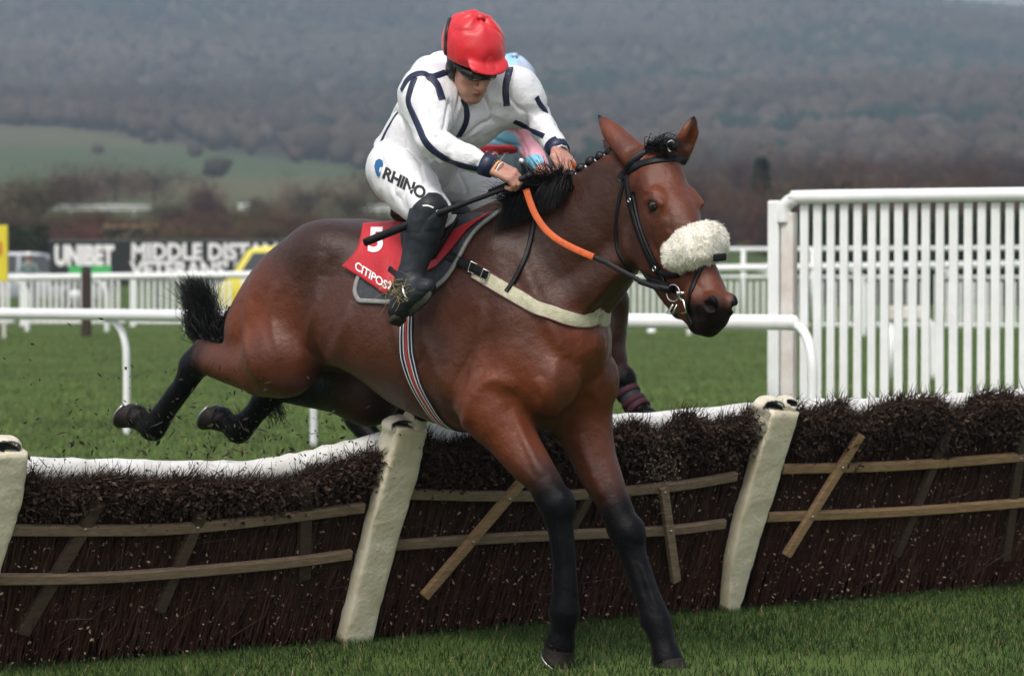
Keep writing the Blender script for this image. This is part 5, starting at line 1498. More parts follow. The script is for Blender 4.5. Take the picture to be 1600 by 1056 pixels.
padded_post([(-66, 1040), (-30, 880), (-2, 780), (10, 705)], (27, 28, 31, 28), 'cream padded hurdle post cut off by the left edge of the photo', ((.0, .01, .062),))
padded_post([(553, 1002), (588, 860), (620, 745), (640, 668)], (26, 27, 30, 26), 'cream padded hurdle post under the belly girth of the bay horse', ((-.035, .0, .062), (.045, .040, .040)))
padded_post([(1140, 952), (1160, 850), (1192, 742), (1222, 640)], (13, 24, 28, 29, 28), 'cream padded hurdle post below the end post of the white wing', ((-.055, .010, .066), (.045, .025, .036)))
padded_post([(1650, 905), (1668, 830), (1702, 715), (1722, 640)], (25, 26, 28, 26), 'cream padded hurdle post beyond the right edge of the photo', ((-.02, .02, .05),))
# ================================================================== rails, wing, board, vehicles and trees behind
def rail_tube(a, b, r, nm, parent, m=M_white, n=12):
    mb = MB(); mb.tube([a, a + (b - a) * .33, a + (b - a) * .66, b], r, n); return mb.build(nm, m, parent, True)
def goose(px_top, base, dirv, parent, r=.031):
    """swan-necked post from the rail down to the turf"""
    a = Vector(px_top); g = Vector(base); out = (g - a); out.z = 0
    pts = [a, a + out * .35 - UZ * .02, a + out * .75 - UZ * .10, a + out * .97 - UZ * .24, Vector((g.x, g.y, a.z - .42)), Vector((g.x, g.y, a.z * .35)), Vector((g.x, g.y, -.05))]
    mb = MB(); mb.tube(smooth_path(pts, 4), r, 10); return mb.build('post', M_white, parent, True)
# near running rail
RA, RB_ = Vector((-9.6, 37.6, 1.03)), P(1238, 504, 22.6); RAv = P(0, 490, 31.4)
RA = RB_ + (RAv - RB_) * 1.75
nr = thing('running_rail', Vector((0, 26, 0)), 'white tubular running rail crossing behind the horse at belly height, nearest of the rails', 'rail')
rail_tube(RA, RB_, .050, 'rail', nr)
mb = MB(); mb.blob(RB_, (.05, .05, .052), None, 2); mb.build('end_cap', M_white, nr, True)
rd = (RB_ - RA).normalized()
for (tx, ty, bx, by) in ((152, 497, 198, 680), (440, 500, 490, 697)):
    b_ = G(bx, by); tpt = RA + rd * ((b_ - RA).dot(rd) - .24); goose(tpt - UZ * .03, (b_.x, b_.y, 0), None, nr)
for k in ():
    b_ = G(490, 697) + (RB_ - RAv).normalized() * (2.3 * (k if k < 3 else -2)); tpt = RA + rd * ((b_ - RA).dot(rd) - .24); goose(tpt - UZ * .03, (b_.x, b_.y, 0), None, nr)
eb = P(1270, 640, 22.4); goose(RB_ + Vector((.02, 0, -.02)), (eb.x, eb.y, 0), None, nr)
# tall white wing
WA, WB = P(1222, 330, 23.3), P(1600, 308, 22.5); wdv = (WB - WA); wdv.z = 0; wl = wdv.length; wdv = wdv / wl; ztop = P(1300, 309, 22.6).z
wing = thing('hurdle_wing', Vector((WA.x, WA.y, 0)), 'tall white slatted wing fence with a tubular top rail at the right', 'fence')
WX = lambda s, z, o=0.0: Vector((WA.x, WA.y, 0)) + wdv * s + UZ * z + wdv.cross(UZ) * o
L = wl + 1.6
mb = MB(); mb.tube(smooth_path([WX(.02, ztop - .16, .02), WX(.03, ztop - .05, .02), WX(.10, ztop + .0, .02), WX(.22, ztop + .012, .02), WX(L * .5, ztop + .02, .02), WX(L, ztop + .02, .02)], 6), .046, 12); mb.build('top_rail', M_white, wing, True)
M_oldw = mat('worn white timber', (.70, .68, .66), .55, .4, c2=(.56, .48, .44), scale=5, bump=.3, bscale=30)
mb = MB(); mb.box(WX(-.045, (ztop + .01) / 2 - .02), (.085, .10, ztop + .01), (wdv, wdv.cross(UZ), UZ), .014); mb.build('end_post', M_white, wing)
mb = MB(); mb.box(WX(.052, (ztop - .07) / 2 - .02), (.09, .085, ztop - .07), (wdv, wdv.cross(UZ), UZ), .01); mb.build('end_post', M_oldw, wing)
for i in range(int((L - .14) / .0955)):
    s = .160 + .0955 * i + random.gauss(0, .0025); mb = MB(); mb.box(WX(s, ztop / 2 - .02), (.058 + random.uniform(-.003, .003), .022, ztop - .02), (wdv + UZ * random.gauss(0, .002), wdv.cross(UZ), UZ), .005); mb.build('slat', M_white, wing)
for z in (.22,): mb = MB(); mb.box(WX(L / 2 + .1, z, -.030), (L, .03, .07), (wdv, wdv.cross(UZ), UZ), .004); mb.build('cross_rail', M_white, wing)
# barrier of pickets with a running rail in front, farther off
def barrier(a, b, label):
    a = Vector(a); b = Vector(b); d = (b - a); Ln = d.length; d = d / Ln
    o = thing('crowd_barrier', (a.x, a.y, 0), label, 'barrier', 'picket barriers along the far side of the course')
    mb = MB()
    for i in range(int(Ln / .125)):
        p = a + d * ((.06 + i * .125)); mb.box((p.x, p.y, .47), (.050, .03, .86))
    mb.build('pickets', M_white, o)
    for z in (.98, .08): mb = MB(); mb.tube([Vector((a.x, a.y, z)), Vector((b.x, b.y, z))], .028, 8); mb.build('bar', M_white, o, True)
    mb = MB(); mb.box((a.x, a.y, .5), (.10, .07, 1.06)); mb.build('post', M_white, o)
x = -14.0; i = 0
while x < 12.5:
    y = 67.5 - x * .16
    px = 800 + 5500 * x / y
    if not (1195 > px + 20 > 1158):
        barrier((x, y, 0), (x + 2.05, y - .33, 0), 'white picket crowd barrier, %s' % ('left of the tail under the black board' if px < 420 else 'behind the bay horse and its head' if px < 1190 else 'seen through the slats of the white wing'))
    x += 2.2; i += 1
fr = thing('running_rail', (0, 62, 0), 'white running rail far across the turf, in front of the picket barriers', 'rail')
fa, fb = P(-420, 440, 66), P(1800, 410, 60); rail_tube(fa, fb, .062, 'rail', fr)
for k in range(17):
    c = fa + (fb - fa) * ((k + .6) / 17); goose(c - UZ * .04, (c.x + .32, c.y - .05, 0), None, fr, .045)
fr2 = thing('running_rail', (0, 72, 0), 'thin white rail standing highest behind the picket barriers', 'rail')
rail_tube(P(900, 391, 76), P(1900, 386, 70), .045, 'rail', fr2)
for k in range(9):
    c = P(900, 391, 76) + (P(1900, 386, 70) - P(900, 391, 76)) * ((k + .5) / 9); mb = MB(); mb.tube([c, (c.x, c.y, -.05)], .05, 8); mb.build('post', M_white, fr2, True)
mb = MB(); c = P(135, 470, 61); mb.box((c.x, c.y, .56), (.17, .17, 1.12), None, .02); mb.build('timber_post', mat('dark brown timber', (.035, .022, .017), .9, bump=.4)); tag(bpy.data.objects['timber_post'], 'dark brown timber post standing in front of the white rails', 'post')
# course furniture behind the wing
st = thing('rail_end', P(1412, 492, 42), 'cream boxed end of a rail behind the slats of the white wing', 'rail')
mb = MB(); mb.box(P(1412, 489, 42), (.46, .18, .16), None, .02); mb.build('box', M_oldw, st)
c = P(1440, 500, 42); mb = MB(); mb.tube(smooth_path([c, c + Vector((.08, 0, -.03)), c + Vector((.14, 0, -.18)), Vector((c.x + .15, c.y, -.03))], 5), .05, 8); mb.build('post', M_white, st, True)
c = P(1392, 500, 42); mb = MB(); mb.tube([c, Vector((c.x, c.y, -.03))], .05, 8); mb.build('post', M_white, st, True)
mb = MB(); c = P(1018, 519, 64); mb.blob(c, .085, None, 3); mb.tube([c, (c.x, c.y, -.02)], .03, 8); mb.build('marker', M_white, None, True); tag(bpy.data.objects['marker'], 'small white ball marker on the turf under the horse chin', 'marker')
# advertising board
BD = 76.0
bd = thing('advertising_board', P(256, 560, BD), 'long black advertising board with white capital lettering, behind the rails at left', 'sign')
x0, x1 = P(78, 400, BD).x, P(640, 400, BD).x; zt, zb = P(78, 377, BD).z, P(78, 446, BD).z
M_board = mat('black board', (.012, .014, .018), .5); mb = MB(); mb.box(((x0 + x1) / 2, BD, (zt + zb) / 2), (x1 - x0, .12, zt - zb), None, .01); mb.build('face_panel', M_board, bd)
mb = MB(); mb.box(((x0 + x1) / 2, BD, zt + .02), (x1 - x0 + .05, .16, .035)); mb.build('top_trim', mat('grey trim', (.10, .11, .12), .5), bd)
for k in range(5): mb = MB(); mb.box((x0 + (x1 - x0) * (k + .5) / 5, BD + .1, zb / 2 - .02), (.08, .08, zb)); mb.build('leg', M_board, bd)
def sign_text(txt, px, py, sx, sy, m, nm, D, parent, bold=.02, zoff=.068):
    cu = bpy.data.curves.new(nm, 'FONT'); cu.body = txt; cu.size = 1; cu.offset = bold; cu.resolution_u = 3
    ob = bpy.data.objects.new(nm, cu); COL.objects.link(ob)
    me = bpy.data.meshes.new_from_object(ob.evaluated_get(bpy.context.evaluated_depsgraph_get())); bpy.data.objects.remove(ob)
    vs = [(P(px + v.co.x * sx, py - v.co.y * sy, D)) for v in me.vertices]
    vs = [(v.x, D - zoff, v.z) for v in vs]; fs = [tuple(p.vertices) for p in me.polygons]
    mesh_obj(nm, vs, fs, m, parent, False); bpy.data.meshes.remove(me)
M_led = mat('board white lettering', (.78, .76, .78), .6); M_ledg = mat('board green lettering', (.06, .42, .12), .6)
sign_text('UNIBET', 86, 413, 27, 41, M_led, 'lettering', BD, bd, .06)
sign_text('MIDDLE DISTANCE', 205, 405, 31.5, 35, M_led, 'lettering', BD, bd, .04)
sign_text("VETERANS' SERIES", 205, 433, 31, 35, M_led, 'lettering', BD, bd, .04)
for a, b_ in ((108, 128), (143, 174)):
    xx0, xx1 = P(a, 400, BD).x, P(b_, 400, BD).x; mb = MB(); mb.box(((xx0 + xx1) / 2, BD - .065, P(0, 421, BD).z), (xx1 - xx0, .01, .17)); mb.build('green_panel', M_ledg, bd)
# vehicles
M_glass = mat('dark window glass', (.02, .025, .03), .08, .7)
M_tyre = mat('tyre', (.02, .02, .02), .85); M_rim = mat('alloy rim', (.45, .45, .46), .35, metal=.8)
def car(o, loc, Ln, Wd, Ht, mt, dirx, est=True):
    """side on; dirx = -1 faces left"""
    x, y = loc
    prof = [(-.5, .22), (-.5, .52), (-.47, .60), (-.28, .66), (-.17, .97), (-.12, 1.0), (.30, 1.0), (.36, .97), (.47, .66), (.5, .60), (.5, .24)] if est else [(-.5, .22), (-.5, .50), (-.46, .58), (-.25, .64), (-.12, .97), (-.06, 1.0), (.14, 1.0), (.22, .96), (.36, .66), (.48, .62), (.5, .55), (.5, .24)]
    if est == 'van': prof = [(-.5, .22), (-.5, .50), (-.45, .62), (-.375, .96), (-.32, 1.0), (.46, 1.0), (.5, .92), (.5, .24)]
    vs = []; n = len(prof)
    for sy, ins in ((-.5, 0), (.5, 0)):
        for a, h_ in prof: vs.append((x - dirx * a * Ln * -1, y + sy * Wd * (1 - .12 * max(0, (h_ - .62) / .38)), h_ * Ht))
    fs = [tuple(range(n)), tuple(range(2 * n - 1, n - 1, -1))] + [(i, n + i, n + (i + 1) % n, (i + 1) % n) for i in range(n)]
    bm = bmesh.new(); bv_ = [bm.verts.new(v) for v in vs]; [bm.faces.new([bv_[i] for i in f]) for f in fs]
    bmesh.ops.recalc_face_normals(bm, faces=bm.faces[:]); bmesh.ops.bevel(bm, geom=bm.edges[:], offset=.035, segments=2, affect='EDGES', profile=.6)
    bm.verts.index_update(); mesh_obj('body', [v.co[:] for v in bm.verts], [[v.index for v in f.verts] for f in bm.faces], mt, o, True); bm.free()
    X_ = lambda a: x + dirx * a * Ln
    yo = y - Wd * .5 - .014
    for qs in ([(-.415, .64), (-.355, .92), (-.27, .92), (-.27, .64)], [(-.245, .64), (-.245, .92), (-.06, .92), (-.06, .64)]) if est == 'van' else ([(-.24, .66), (-.145, .95), (-.01, .95), (-.01, .66)], [(.01, .66), (.01, .95), (.18, .95), (.18, .66)], [(.20, .66), (.20, .95), (.31, .95), (.39, .70), (.39, .66)]):
        if not est and qs[0][0] > .15: continue
        mb = MB(); mb.add([(X_(a), yo + Wd * .06 * (h_ - .62) / .38, h_ * Ht) for a, h_ in qs] + [(X_(a), yo + .04 + Wd * .06 * (h_ - .62) / .38, h_ * Ht) for a, h_ in qs], [tuple(range(len(qs)))] + [tuple(range(2 * len(qs) - 1, len(qs) - 1, -1))] + [(i, len(qs) + i, len(qs) + (i + 1) % len(qs), (i + 1) % len(qs)) for i in range(len(qs))]); mb.build('side_window', M_glass, o)
    mb = MB(); a0, a1 = ((X_(-.445), .64 * Ht), (X_(-.38), .945 * Ht)) if est == 'van' else ((X_(-.285), .665 * Ht), (X_(-.175), .965 * Ht)); dx = dirx * -.012 * Ln
    mb.add([(a0[0] + dx, y - Wd * .42, a0[1]), (a0[0] + dx, y + Wd * .42, a0[1]), (a1[0] + dx, y + Wd * .38, a1[1]), (a1[0] + dx, y - Wd * .38, a1[1])], [(0, 1, 2, 3)]); mb.build('windscreen', M_glass, o)
    for a in (-.32, .31):
        for sy in (-1, 1):
            c = Vector((X_(a), y + sy * (Wd * .5 - .10), .33)); mb = MB(); mb.tube([c + Vector((0, -.11, 0)), c + Vector((0, -.09, 0)), c + Vector((0, .09, 0)), c + Vector((0, .11, 0))], [.28, .33, .33, .28], 20, up=UZ); w_ = mb.build('wheel', M_tyre, o, True)
            mb = MB(); mb.tube([c + Vector((0, -.115 * (1 if sy < 0 else -1), 0)), c + Vector((0, -.07 * (1 if sy < 0 else -1), 0))], [.19, .21], 16, up=UZ); mb.build('rim', M_rim, w_, True)
    for sy in (-1, 1): mb = MB(); mb.blob((X_(-.49), y + sy * Wd * .38, .50 * Ht), (.05, .12, .06), None, 2); mb.build('headlight', mat('headlight glass', (.6, .6, .6), .1) if 'headlight glass' not in MATS else MATS['headlight glass'], o, True)
c = P(362, 400, 70); yc = thing('parked_van', (c.x + 2.3, 70, 0), 'yellow van with dark windows parked before the black board, half hidden by the horse', 'van')
car(yc, (c.x + 2.12, 70), 4.6, 1.85, 1.56, mat('yellow car paint', (.66, .56, .05), .35, .5, coat=.4), 1, 'van')
c = P(30, 400, 84); gc = thing('parked_car', (c.x, 84, 0), 'silver grey car at the far left beside the yellow sign', 'car')
car(gc, (c.x + .1, 84), 4.2, 1.75, 1.40, mat('silver car paint', (.36, .38, .42), .3, .5, metal=.3), -1, False)
ys = thing('sign_post', P(4, 500, 60), 'tall yellow sign with red marks at the left edge of the photo', 'sign')
c = P(-8, 400, 60); mb = MB(); mb.box((c.x, 60, (P(0, 352, 60).z + P(0, 440, 60).z) / 2), (.44, .10, P(0, 352, 60).z - P(0, 440, 60).z), None, .01); mb.build('face_panel', mat('yellow sign paint', (.68, .56, .03), .5), ys)
mb = MB(); mb.box((c.x + .10, 59.94, P(0, 388, 60).z), (.05, .01, .22)); mb.build('red_mark', mat('sign red', (.55, .10, .03), .5), ys)
for dx in (-.15, .15): mb = MB(); mb.box((c.x + dx, 60.02, .18), (.05, .05, .42)); mb.box((c.x + dx, 60.02, .66), (.04, .04, .56)); mb.build('leg', M_oldw, ys)
def steward(px, D, label, jacket_c, hat_c):
    c = P(px, 400, D); f = Field((c.x - .5, D - .5, -.05), (c.x + .5, D + .5, 1.95), .02)
    o = thing('person', (c.x, D, 0), label, 'person'); X0 = np.array((c.x, D, 0))
    for s in (-1, 1):
        f.chain([(X0 + (s * .10, 0, .92), .10), (X0 + (s * .11, -.02, .5), .068), (X0 + (s * .12, .02, .09), .05), (X0 + (s * .13, -.12, .05), .045)], .03)
        f.chain([(X0 + (s * .19, 0, 1.40), .06), (X0 + (s * .27, -.02, 1.13), .048), (X0 + (s * .22, -.18, .98), .036), (X0 + (s * .19, -.25, .97), .04)], .03)
    f.chain([(X0 + (0, 0, .95), .15), (X0 + (0, 0, 1.2), .145), (X0 + (0, 0, 1.38), .15)], .05, .75, (0, 1, 0)); f.chain([(X0 + (0, 0, 1.45), .06), (X0 + (0, 0, 1.55), .055)], .04)
    f.ell(X0 + (0, -.01, 1.64), (.078, .095, .115), k=.02); f.ell(X0 + (0, -.105, 1.63), (.012, .018, .02), k=.015)
    v, F = f.mesh(2); col = np.tile(np.array((.45, .24, .17)), (len(v), 1)); z = v[:, 2]
    col[(z > .9) & (z < 1.49)] = jacket_c; col[(z <= .9)] = (.03, .035, .05); col[z > 1.69] = hat_c
    hh = np.linalg.norm(v - (X0 + np.array((0, -.25, .97))), axis=1) < .22; col[hh & (v[:, 1] < D - .2)] = (.45, .24, .17)
    o.scale = (.80, .80, .80)
    mesh_obj('body', v, F, attr_mat('clothed figure', .8, .2, .1, 10, 0) if 'clothed figure' not in MATS else MATS['clothed figure'], o, True, col)
    mb = MB(); mb.blob((c.x, D, 1.72), (.10, .115, .06), None, 3); mb.tube([(c.x, D - .05, 1.70), (c.x, D - .17, 1.685)], [.09, .05], 10, flat=.15, up=UZ); mb.build('hat', mat('hat ' + label[:12], hat_c, .8), o, True)
steward(45, 80, 'person in a pale teal jacket and white hat beyond the rails at far left', (.17, .22, .21), (.75, .75, .72))

# ---- trees
M_bark = mat('bark', (.055, .042, .034), .9, .2, .5, 8, bump=.6)
def bare_tree(name, h_, w_, col, label, n=2200, seed=0, leafy=.0, twr=.03):
    rs = random.Random(seed)
    o = thing(name, (0, 0, 0), label, 'tree'); o['proto'] = 1
    mb = MB(); ends = []
    tr = [Vector((0, 0, -.3)), Vector((.02 * h_ * rs.gauss(0, 1), 0, h_ * .2)), Vector((.03 * h_ * rs.gauss(0, 1), .02 * h_ * rs.gauss(0, 1), h_ * .5))]
    mb.tube(smooth_path(tr, 3), [h_ * .032, h_ * .03, h_ * .027, h_ * .024, h_ * .022, h_ * .02, h_ * .016], 7)
    for i in range(30):
        a = tr[1] * (1 - (i / 22) * .95) + tr[2] * (i / 22) * .95; an = rs.uniform(0, 6.28); up = rs.uniform(.0, 1.0)
        e = Vector((math.cos(an) * w_ * .5 * rs.uniform(.5, 1), math.sin(an) * w_ * .5 * rs.uniform(.5, 1), h_ * (.06 + .82 * up ** 1.3) * rs.uniform(.75, 1.0)))
        m_ = a * .5 + e * .5 + UZ * h_ * .04; mb.tube([a, m_, e], [h_ * .011, h_ * .007, h_ * .003], 5); ends.append((a, m_, e))
    mb.build('trunk', M_bark, o, True)
    V, F, C_ = [], [], []
    blobs = [(e, rs.uniform(.10, .2) * min(h_, w_), rs.uniform(.6, 1.35)) for a, m_, e in ends] + [(m_ + Vector((rs.gauss(0, .1) * w_, rs.gauss(0, .1) * w_, rs.gauss(-.02, .08) * h_)), rs.uniform(.10, .2) * min(h_, w_), rs.uniform(.5, 1.2)) for a, m_, e in ends]
    for i in range(n):
        c, r, k = rs.choice(blobs); p = c + Vector((rs.gauss(0, 1), rs.gauss(0, 1), rs.gauss(.1, .9))) * r * .75
        if p.z < .02 * h_: continue
        d = (p - Vector((0, 0, h_ * .3))).normalized() * .7 + Vector((rs.gauss(0, .6), rs.gauss(0, .6), rs.gauss(.3, .5))); d.normalize()
        ln = rs.uniform(.05, .12) * h_; x = d.orthogonal().normalized() * (twr * rs.uniform(.6, 1.5) * h_ / 8)
        n0 = len(V); V += [p - x, p + x, p + d * ln * .6 + x * .8 + Vector((0, 0, -.01 * h_)), p + d * ln]; F.append((n0, n0 + 1, n0 + 2, n0 + 3))
        kk = k * rs.uniform(.65, 1.35); C_ += [(col[0] * kk, col[1] * kk, col[2] * kk)] * 4
    mesh_obj('crown', V, F, M_twig, o, False, np.array(C_)); return o
M_twig = attr_mat('twigs', .9, .15, .1, 2, 0)
def conifer(h_, w_, col, label, seed):
    rs = random.Random(seed); o = thing('conifer_tree', (0, 0, 0), label, 'tree')
    mb = MB(); mb.tube([(0, 0, -.3), (0, 0, h_ * .5), (0, 0, h_ * .97)], [h_ * .025, h_ * .015, h_ * .003], 7); mb.build('trunk', M_bark, o, True)
    V, F, C_ = [], [], []
    for i in range(2600):
        t_ = rs.random() ** .8; an = rs.uniform(0, 6.28); rr = w_ * .5 * (1 - t_) ** .8 * (.75 + .25 * math.sin(t_ * 40 + an * 2)) * rs.uniform(.4, 1.05); p = Vector((math.cos(an) * rr, math.sin(an) * rr, h_ * (.03 + .97 * t_)))
        d = Vector((math.cos(an) * .8, math.sin(an) * .8, rs.uniform(-.5, .3))).normalized(); ln = rs.uniform(.04, .09) * h_; x = d.orthogonal().normalized() * ln * .35
        n0 = len(V); V += [p - x, p + x, p + d * ln + x * .3, p + d * ln - x * .3]; F.append((n0, n0 + 1, n0 + 2, n0 + 3)); kk = rs.uniform(.5, 1.5); C_ += [tuple(q * kk for q in col)] * 4
    mesh_obj('crown', V, F, M_twig, o, False, np.array(C_)); return o
def copy_thing(o):
    c = o.copy(); COL.objects.link(c)
    for ch in list(o.children):
        d = ch.copy(); COL.objects.link(d); d.parent = c
    return c
def place(o, px, base_py, Y, sx=1.0, sz=1.0, label=None, group=None, rot=None):
    x = (px - 800) / FPX * Y; z = float(terrain(np.array([x]), np.array([Y]))[0])
    o.location = (x, Y, z); o.scale = (sx, sx, sz); o.rotation_euler = (0, 0, random.uniform(0, 6.28) if rot is None else rot)
    if label: o['label'] = label
    if group: o['group'] = group
BR = (.115, .066, .042); PU = (.066, .038, .034); RD = (.098, .038, .032); OL = (.095, .070, .036)
protoA = bare_tree('bare_tree', 8, 8.5, BR, 'brown bare tree', 2000, 1)
protoB = bare_tree('bare_tree', 8, 6.5, PU, 'dark purplish bare tree', 2600, 2)
protoC = bare_tree('bare_tree', 8, 9.5, OL, 'olive brown bushy tree', 3000, 3)
protoD = bare_tree('bare_tree', 8, 7, RD, 'dark red bare tree', 3000, 4)
first = {id(p): True for p in (protoA, protoB, protoC, protoD)}
TL = [  # px, Y, height m, width factor, proto, label
 (62, 250, 5.0, 1.25, protoC, 'rounded orange brown tree above the silver car at far left'), (330, 300, 4.6, .95, protoD, 'dark red bare tree rising above the middle of the black board'), (275, 240, 3.4, 1.2, protoB, 'low dark bush left of the dark red tree'),
 (410, 270, 3.0, 1.2, protoB, 'low dark bush right of the dark red tree'), (480, 320, 4.4, 1.3, protoA, 'brown bare tree above the rump of the bay horse'), (545, 290, 3.4, 1.2, protoC, 'olive bush just behind the seated jockey in white'),
 (180, 420, 5.6, 1.5, protoA, 'pinkish brown far tree left of the dark red tree'), (240, 430, 5.0, 1.5, protoA, 'second pinkish brown far tree next to the dark red tree'), (-40, 300, 5.2, 1.2, protoA, 'brown bare tree cut by the left edge'), (120, 400, 5.0, 1.4, protoD, 'reddish far tree right of the rounded orange brown tree'),
 (590, 380, 5.5, 1.3, protoA, 'brown far tree behind the back of the jockey in white'), (880, 400, 5.6, 1.2, protoB, 'purplish bare tree behind the mane of the bay horse'), (960, 430, 6, 1.2, protoA, 'brown bare tree behind the ears of the bay horse')]
TR = [(1080, 360, 6.4), (1115, 330, 5.0), (1150, 380, 7.4), (1228, 340, 5.6), (1262, 370, 7.2), (1300, 350, 6.2), (1345, 390, 7.6), (1385, 340, 5.8), (1420, 365, 7.2), (1462, 350, 6.0), (1500, 380, 7.4), (1535, 340, 6.2), (1575, 370, 6.9), (1615, 350, 6.8), (1660, 380, 7.2)]
prs = (protoA, protoB, protoD, protoB)
for i, (px, Y, h_) in enumerate(TR): TL.append((px, Y, h_, random.uniform(.95, 1.3), prs[i % 4], 'brown bare tree in the wintry belt of trees above the white wing'))
grp = {}
for px, Y, h_, wf, pr, lb in TL:
    o = pr if first[id(pr)] else copy_thing(pr); first[id(pr)] = False
    if 'proto' in o: del o['proto']
    place(o, px, 0, Y, h_ / 8 * wf, h_ / 8, lb, 'bare trees beyond the racecourse')
cf = conifer(5.6, 2.6, (.018, .030, .018), 'dark narrow conifer beside the end post of the white wing', 11); place(cf, 1190, 0, 235, 1, .96)
cf2 = conifer(4.6, 3.2, (.060, .055, .018), 'golden green conifer rising above the top rail of the white wing', 12); place(cf2, 1322, 0, 240, 1, .80)
cf3 = copy_thing(cf2); place(cf3, 1352, 0, 246, .8, .74, 'smaller golden green conifer right beside the taller golden one')
def hedge(px0, px1, Y, h_, d_, col, label):
    V, F, C_ = [], [], []; x0, x1 = (px0 - 800) / FPX * Y, (px1 - 800) / FPX * Y; zb_ = float(terrain(np.array([x0]), np.array([Y]))[0])
    n = int((x1 - x0) * h_ * 420)
    for i in range(n):
        p = Vector((random.uniform(x0, x1), Y + random.uniform(-d_, d_) / 2, zb_ + h_ * random.random() ** .8 + random.gauss(0, .03))); d = Vector((random.gauss(0, 1), random.gauss(-.5, 1), random.gauss(.3, 1))).normalized(); x = d.orthogonal().normalized() * .05
        n0 = len(V); V += [p - x, p + d * .06, p + x, p - d * .06]; F.append((n0, n0 + 1, n0 + 2, n0 + 3)); k = random.uniform(.4, 1.5); C_ += [tuple(q * k for q in col)] * 4
    o = thing('hedge', ((x0 + x1) / 2, Y, zb_), label, 'hedge'); mesh_obj('foliage', V, F, M_twig, o, False, np.array(C_))
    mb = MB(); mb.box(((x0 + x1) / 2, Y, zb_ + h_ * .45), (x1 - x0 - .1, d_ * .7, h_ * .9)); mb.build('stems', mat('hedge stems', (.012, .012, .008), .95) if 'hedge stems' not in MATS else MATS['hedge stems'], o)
hedge(1236, 1760, 92, 2.35, 1.2, (.026, .046, .014), 'clipped dark green hedge behind the white wing')
hedge(15, 76, 110, 1.98, 1.2, (.018, .038, .014), 'small clipped dark green hedge left of the black board')
hedge(160, 245, 150, 1.9, 1.0, (.20, .14, .085), 'pale tan dry hedge above the black board lettering')
bushp = (protoC, protoB, protoA, protoD)
for k in range(58):
    px = -60 + k * 12.2 + random.uniform(-6, 6) if k < 56 else 700; Y = random.uniform(165, 240)
    o = copy_thing(bushp[k % 4]); place(o, px, 0, Y, random.uniform(.28, .46), random.uniform(.20, .34), 'low brown winter bush in the scrub between the board and the far fields', 'low bushes beyond the racecourse')
for k in range(44):
    px = 1070 + k * 13 + random.uniform(-6, 6); Y = random.uniform(180, 250)
    o = copy_thing(bushp[(k * 3 + 1) % 4]); place(o, px, 0, Y, random.uniform(.36, .56), random.uniform(.34, .62), 'brown winter bush in the dark scrub behind the clipped hedge', 'low bushes behind the wing')
def far_rail(px0, px1, py, Y, label):
    o = thing('running_rail', P((px0 + px1) / 2, py, Y), label, 'rail'); a, b_ = P(px0, py, Y), P(px1, py, Y)
    for dz in (0, -.35): mb = MB(); mb.tube([a + UZ * dz, b_ + UZ * dz], .09, 6); mb.build('rail', M_white, o, True)
    n = max(3, int((b_ - a).length / 2.4))
    for k in range(n):
        p = a + (b_ - a) * ((k + .5) / n); mb = MB(); mb.tube([p, p - UZ * 1.25], .06, 6); mb.build('post', M_white, o, True)
far_rail(85, 235, 322, 330, 'far white rails left of the dark red tree')
far_rail(372, 395, 320, 320, 'short far white rails right of the dark red tree')
far_rail(560, 620, 322, 330, 'far white rails at the back of the jockey in white')
far_rail(1100, 1205, 297, 420, 'far white rails beside the dark narrow conifer')
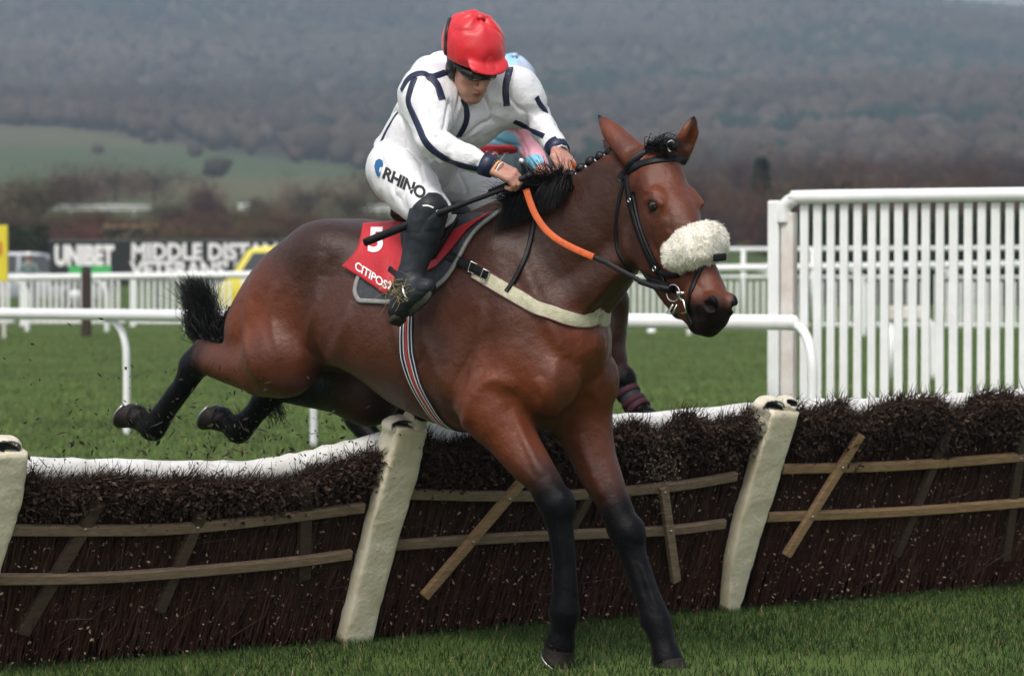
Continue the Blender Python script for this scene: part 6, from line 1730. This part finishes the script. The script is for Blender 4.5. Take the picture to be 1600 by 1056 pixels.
# ---- flying chips of birch and turf
V, Fc, C_ = [], [], []
def chip(p, sz, k=1.0):
    n = len(V); x = Vector((random.gauss(0, 1), random.gauss(0, 1), random.gauss(0, 1))).normalized(); y = x.orthogonal().normalized(); z = x.cross(y)
    for q in (x * sz, y * sz * .4, -x * sz, -y * sz * .4, z * sz * .3): V.append(p + q * random.uniform(.6, 1.3)); C_.append((.022 * k, .017 * k, .012 * k))
    Fc.extend([(n, n + 1, n + 4), (n + 1, n + 2, n + 4), (n + 2, n + 3, n + 4), (n + 3, n, n + 4), (n + 3, n + 2, n + 1, n)])
for i in range(560):
    px = random.gauss(400, 150); py = 720 - abs(random.gauss(0, 62)); o_ = Q(px, py, random.uniform(-.5, .15)); chip(o_, random.uniform(.003, .013) if random.random() < .85 else random.uniform(.012, .022), random.uniform(.6, 2.2))
for i in range(40):
    p_ = Q(random.uniform(40, 610), random.uniform(640, 740), random.uniform(0, .12)); d_ = Vector((random.gauss(0, 1), random.gauss(0, .4), random.gauss(0, 1))).normalized(); n0 = len(V); x_ = d_.orthogonal().normalized() * .0016; l_ = random.uniform(.015, .06)
    V.extend([p_ - x_, p_ + x_, p_ + d_ * l_ + CU * random.gauss(0, .006), p_ + d_ * l_ * .5 + x_ * 2]); C_.extend([(.03, .022, .018)] * 4); Fc.append((n0, n0 + 1, n0 + 3)); Fc.append((n0, n0 + 3, n0 + 2))
for i in range(60): chip(Q(random.uniform(0, 300), random.uniform(560, 720), random.uniform(-.6, .1)), random.uniform(.003, .009))
for i in range(520): chip(Q(random.gauss(1032, 20), random.gauss(745, 36), random.uniform(.14, .45)), random.uniform(.0025, .008), random.uniform(3, 7))
for i in range(150):
    q_ = np.array(panels[0]['roll']); px = random.uniform(40, 600); chip(Q(px, float(np.interp(px, q_[:, 0], q_[:, 1])) + random.gauss(0, 9), .036), random.uniform(.003, .012), random.uniform(.6, 1.6))
for i in range(160): chip(Q(random.uniform(700, 1200), random.gauss(690, 40), random.uniform(.1, .4)), random.uniform(.002, .008), random.uniform(.8, 3))
ch = mesh_obj('flying_chips', V, Fc, attr_mat('birch chips', .85, .2, .2, 30, 0), None, False, np.array(C_)); ch['kind'] = 'stuff'; ch['label'] = 'dark chips of birch and turf thrown up around the hooves'; ch['category'] = 'debris'
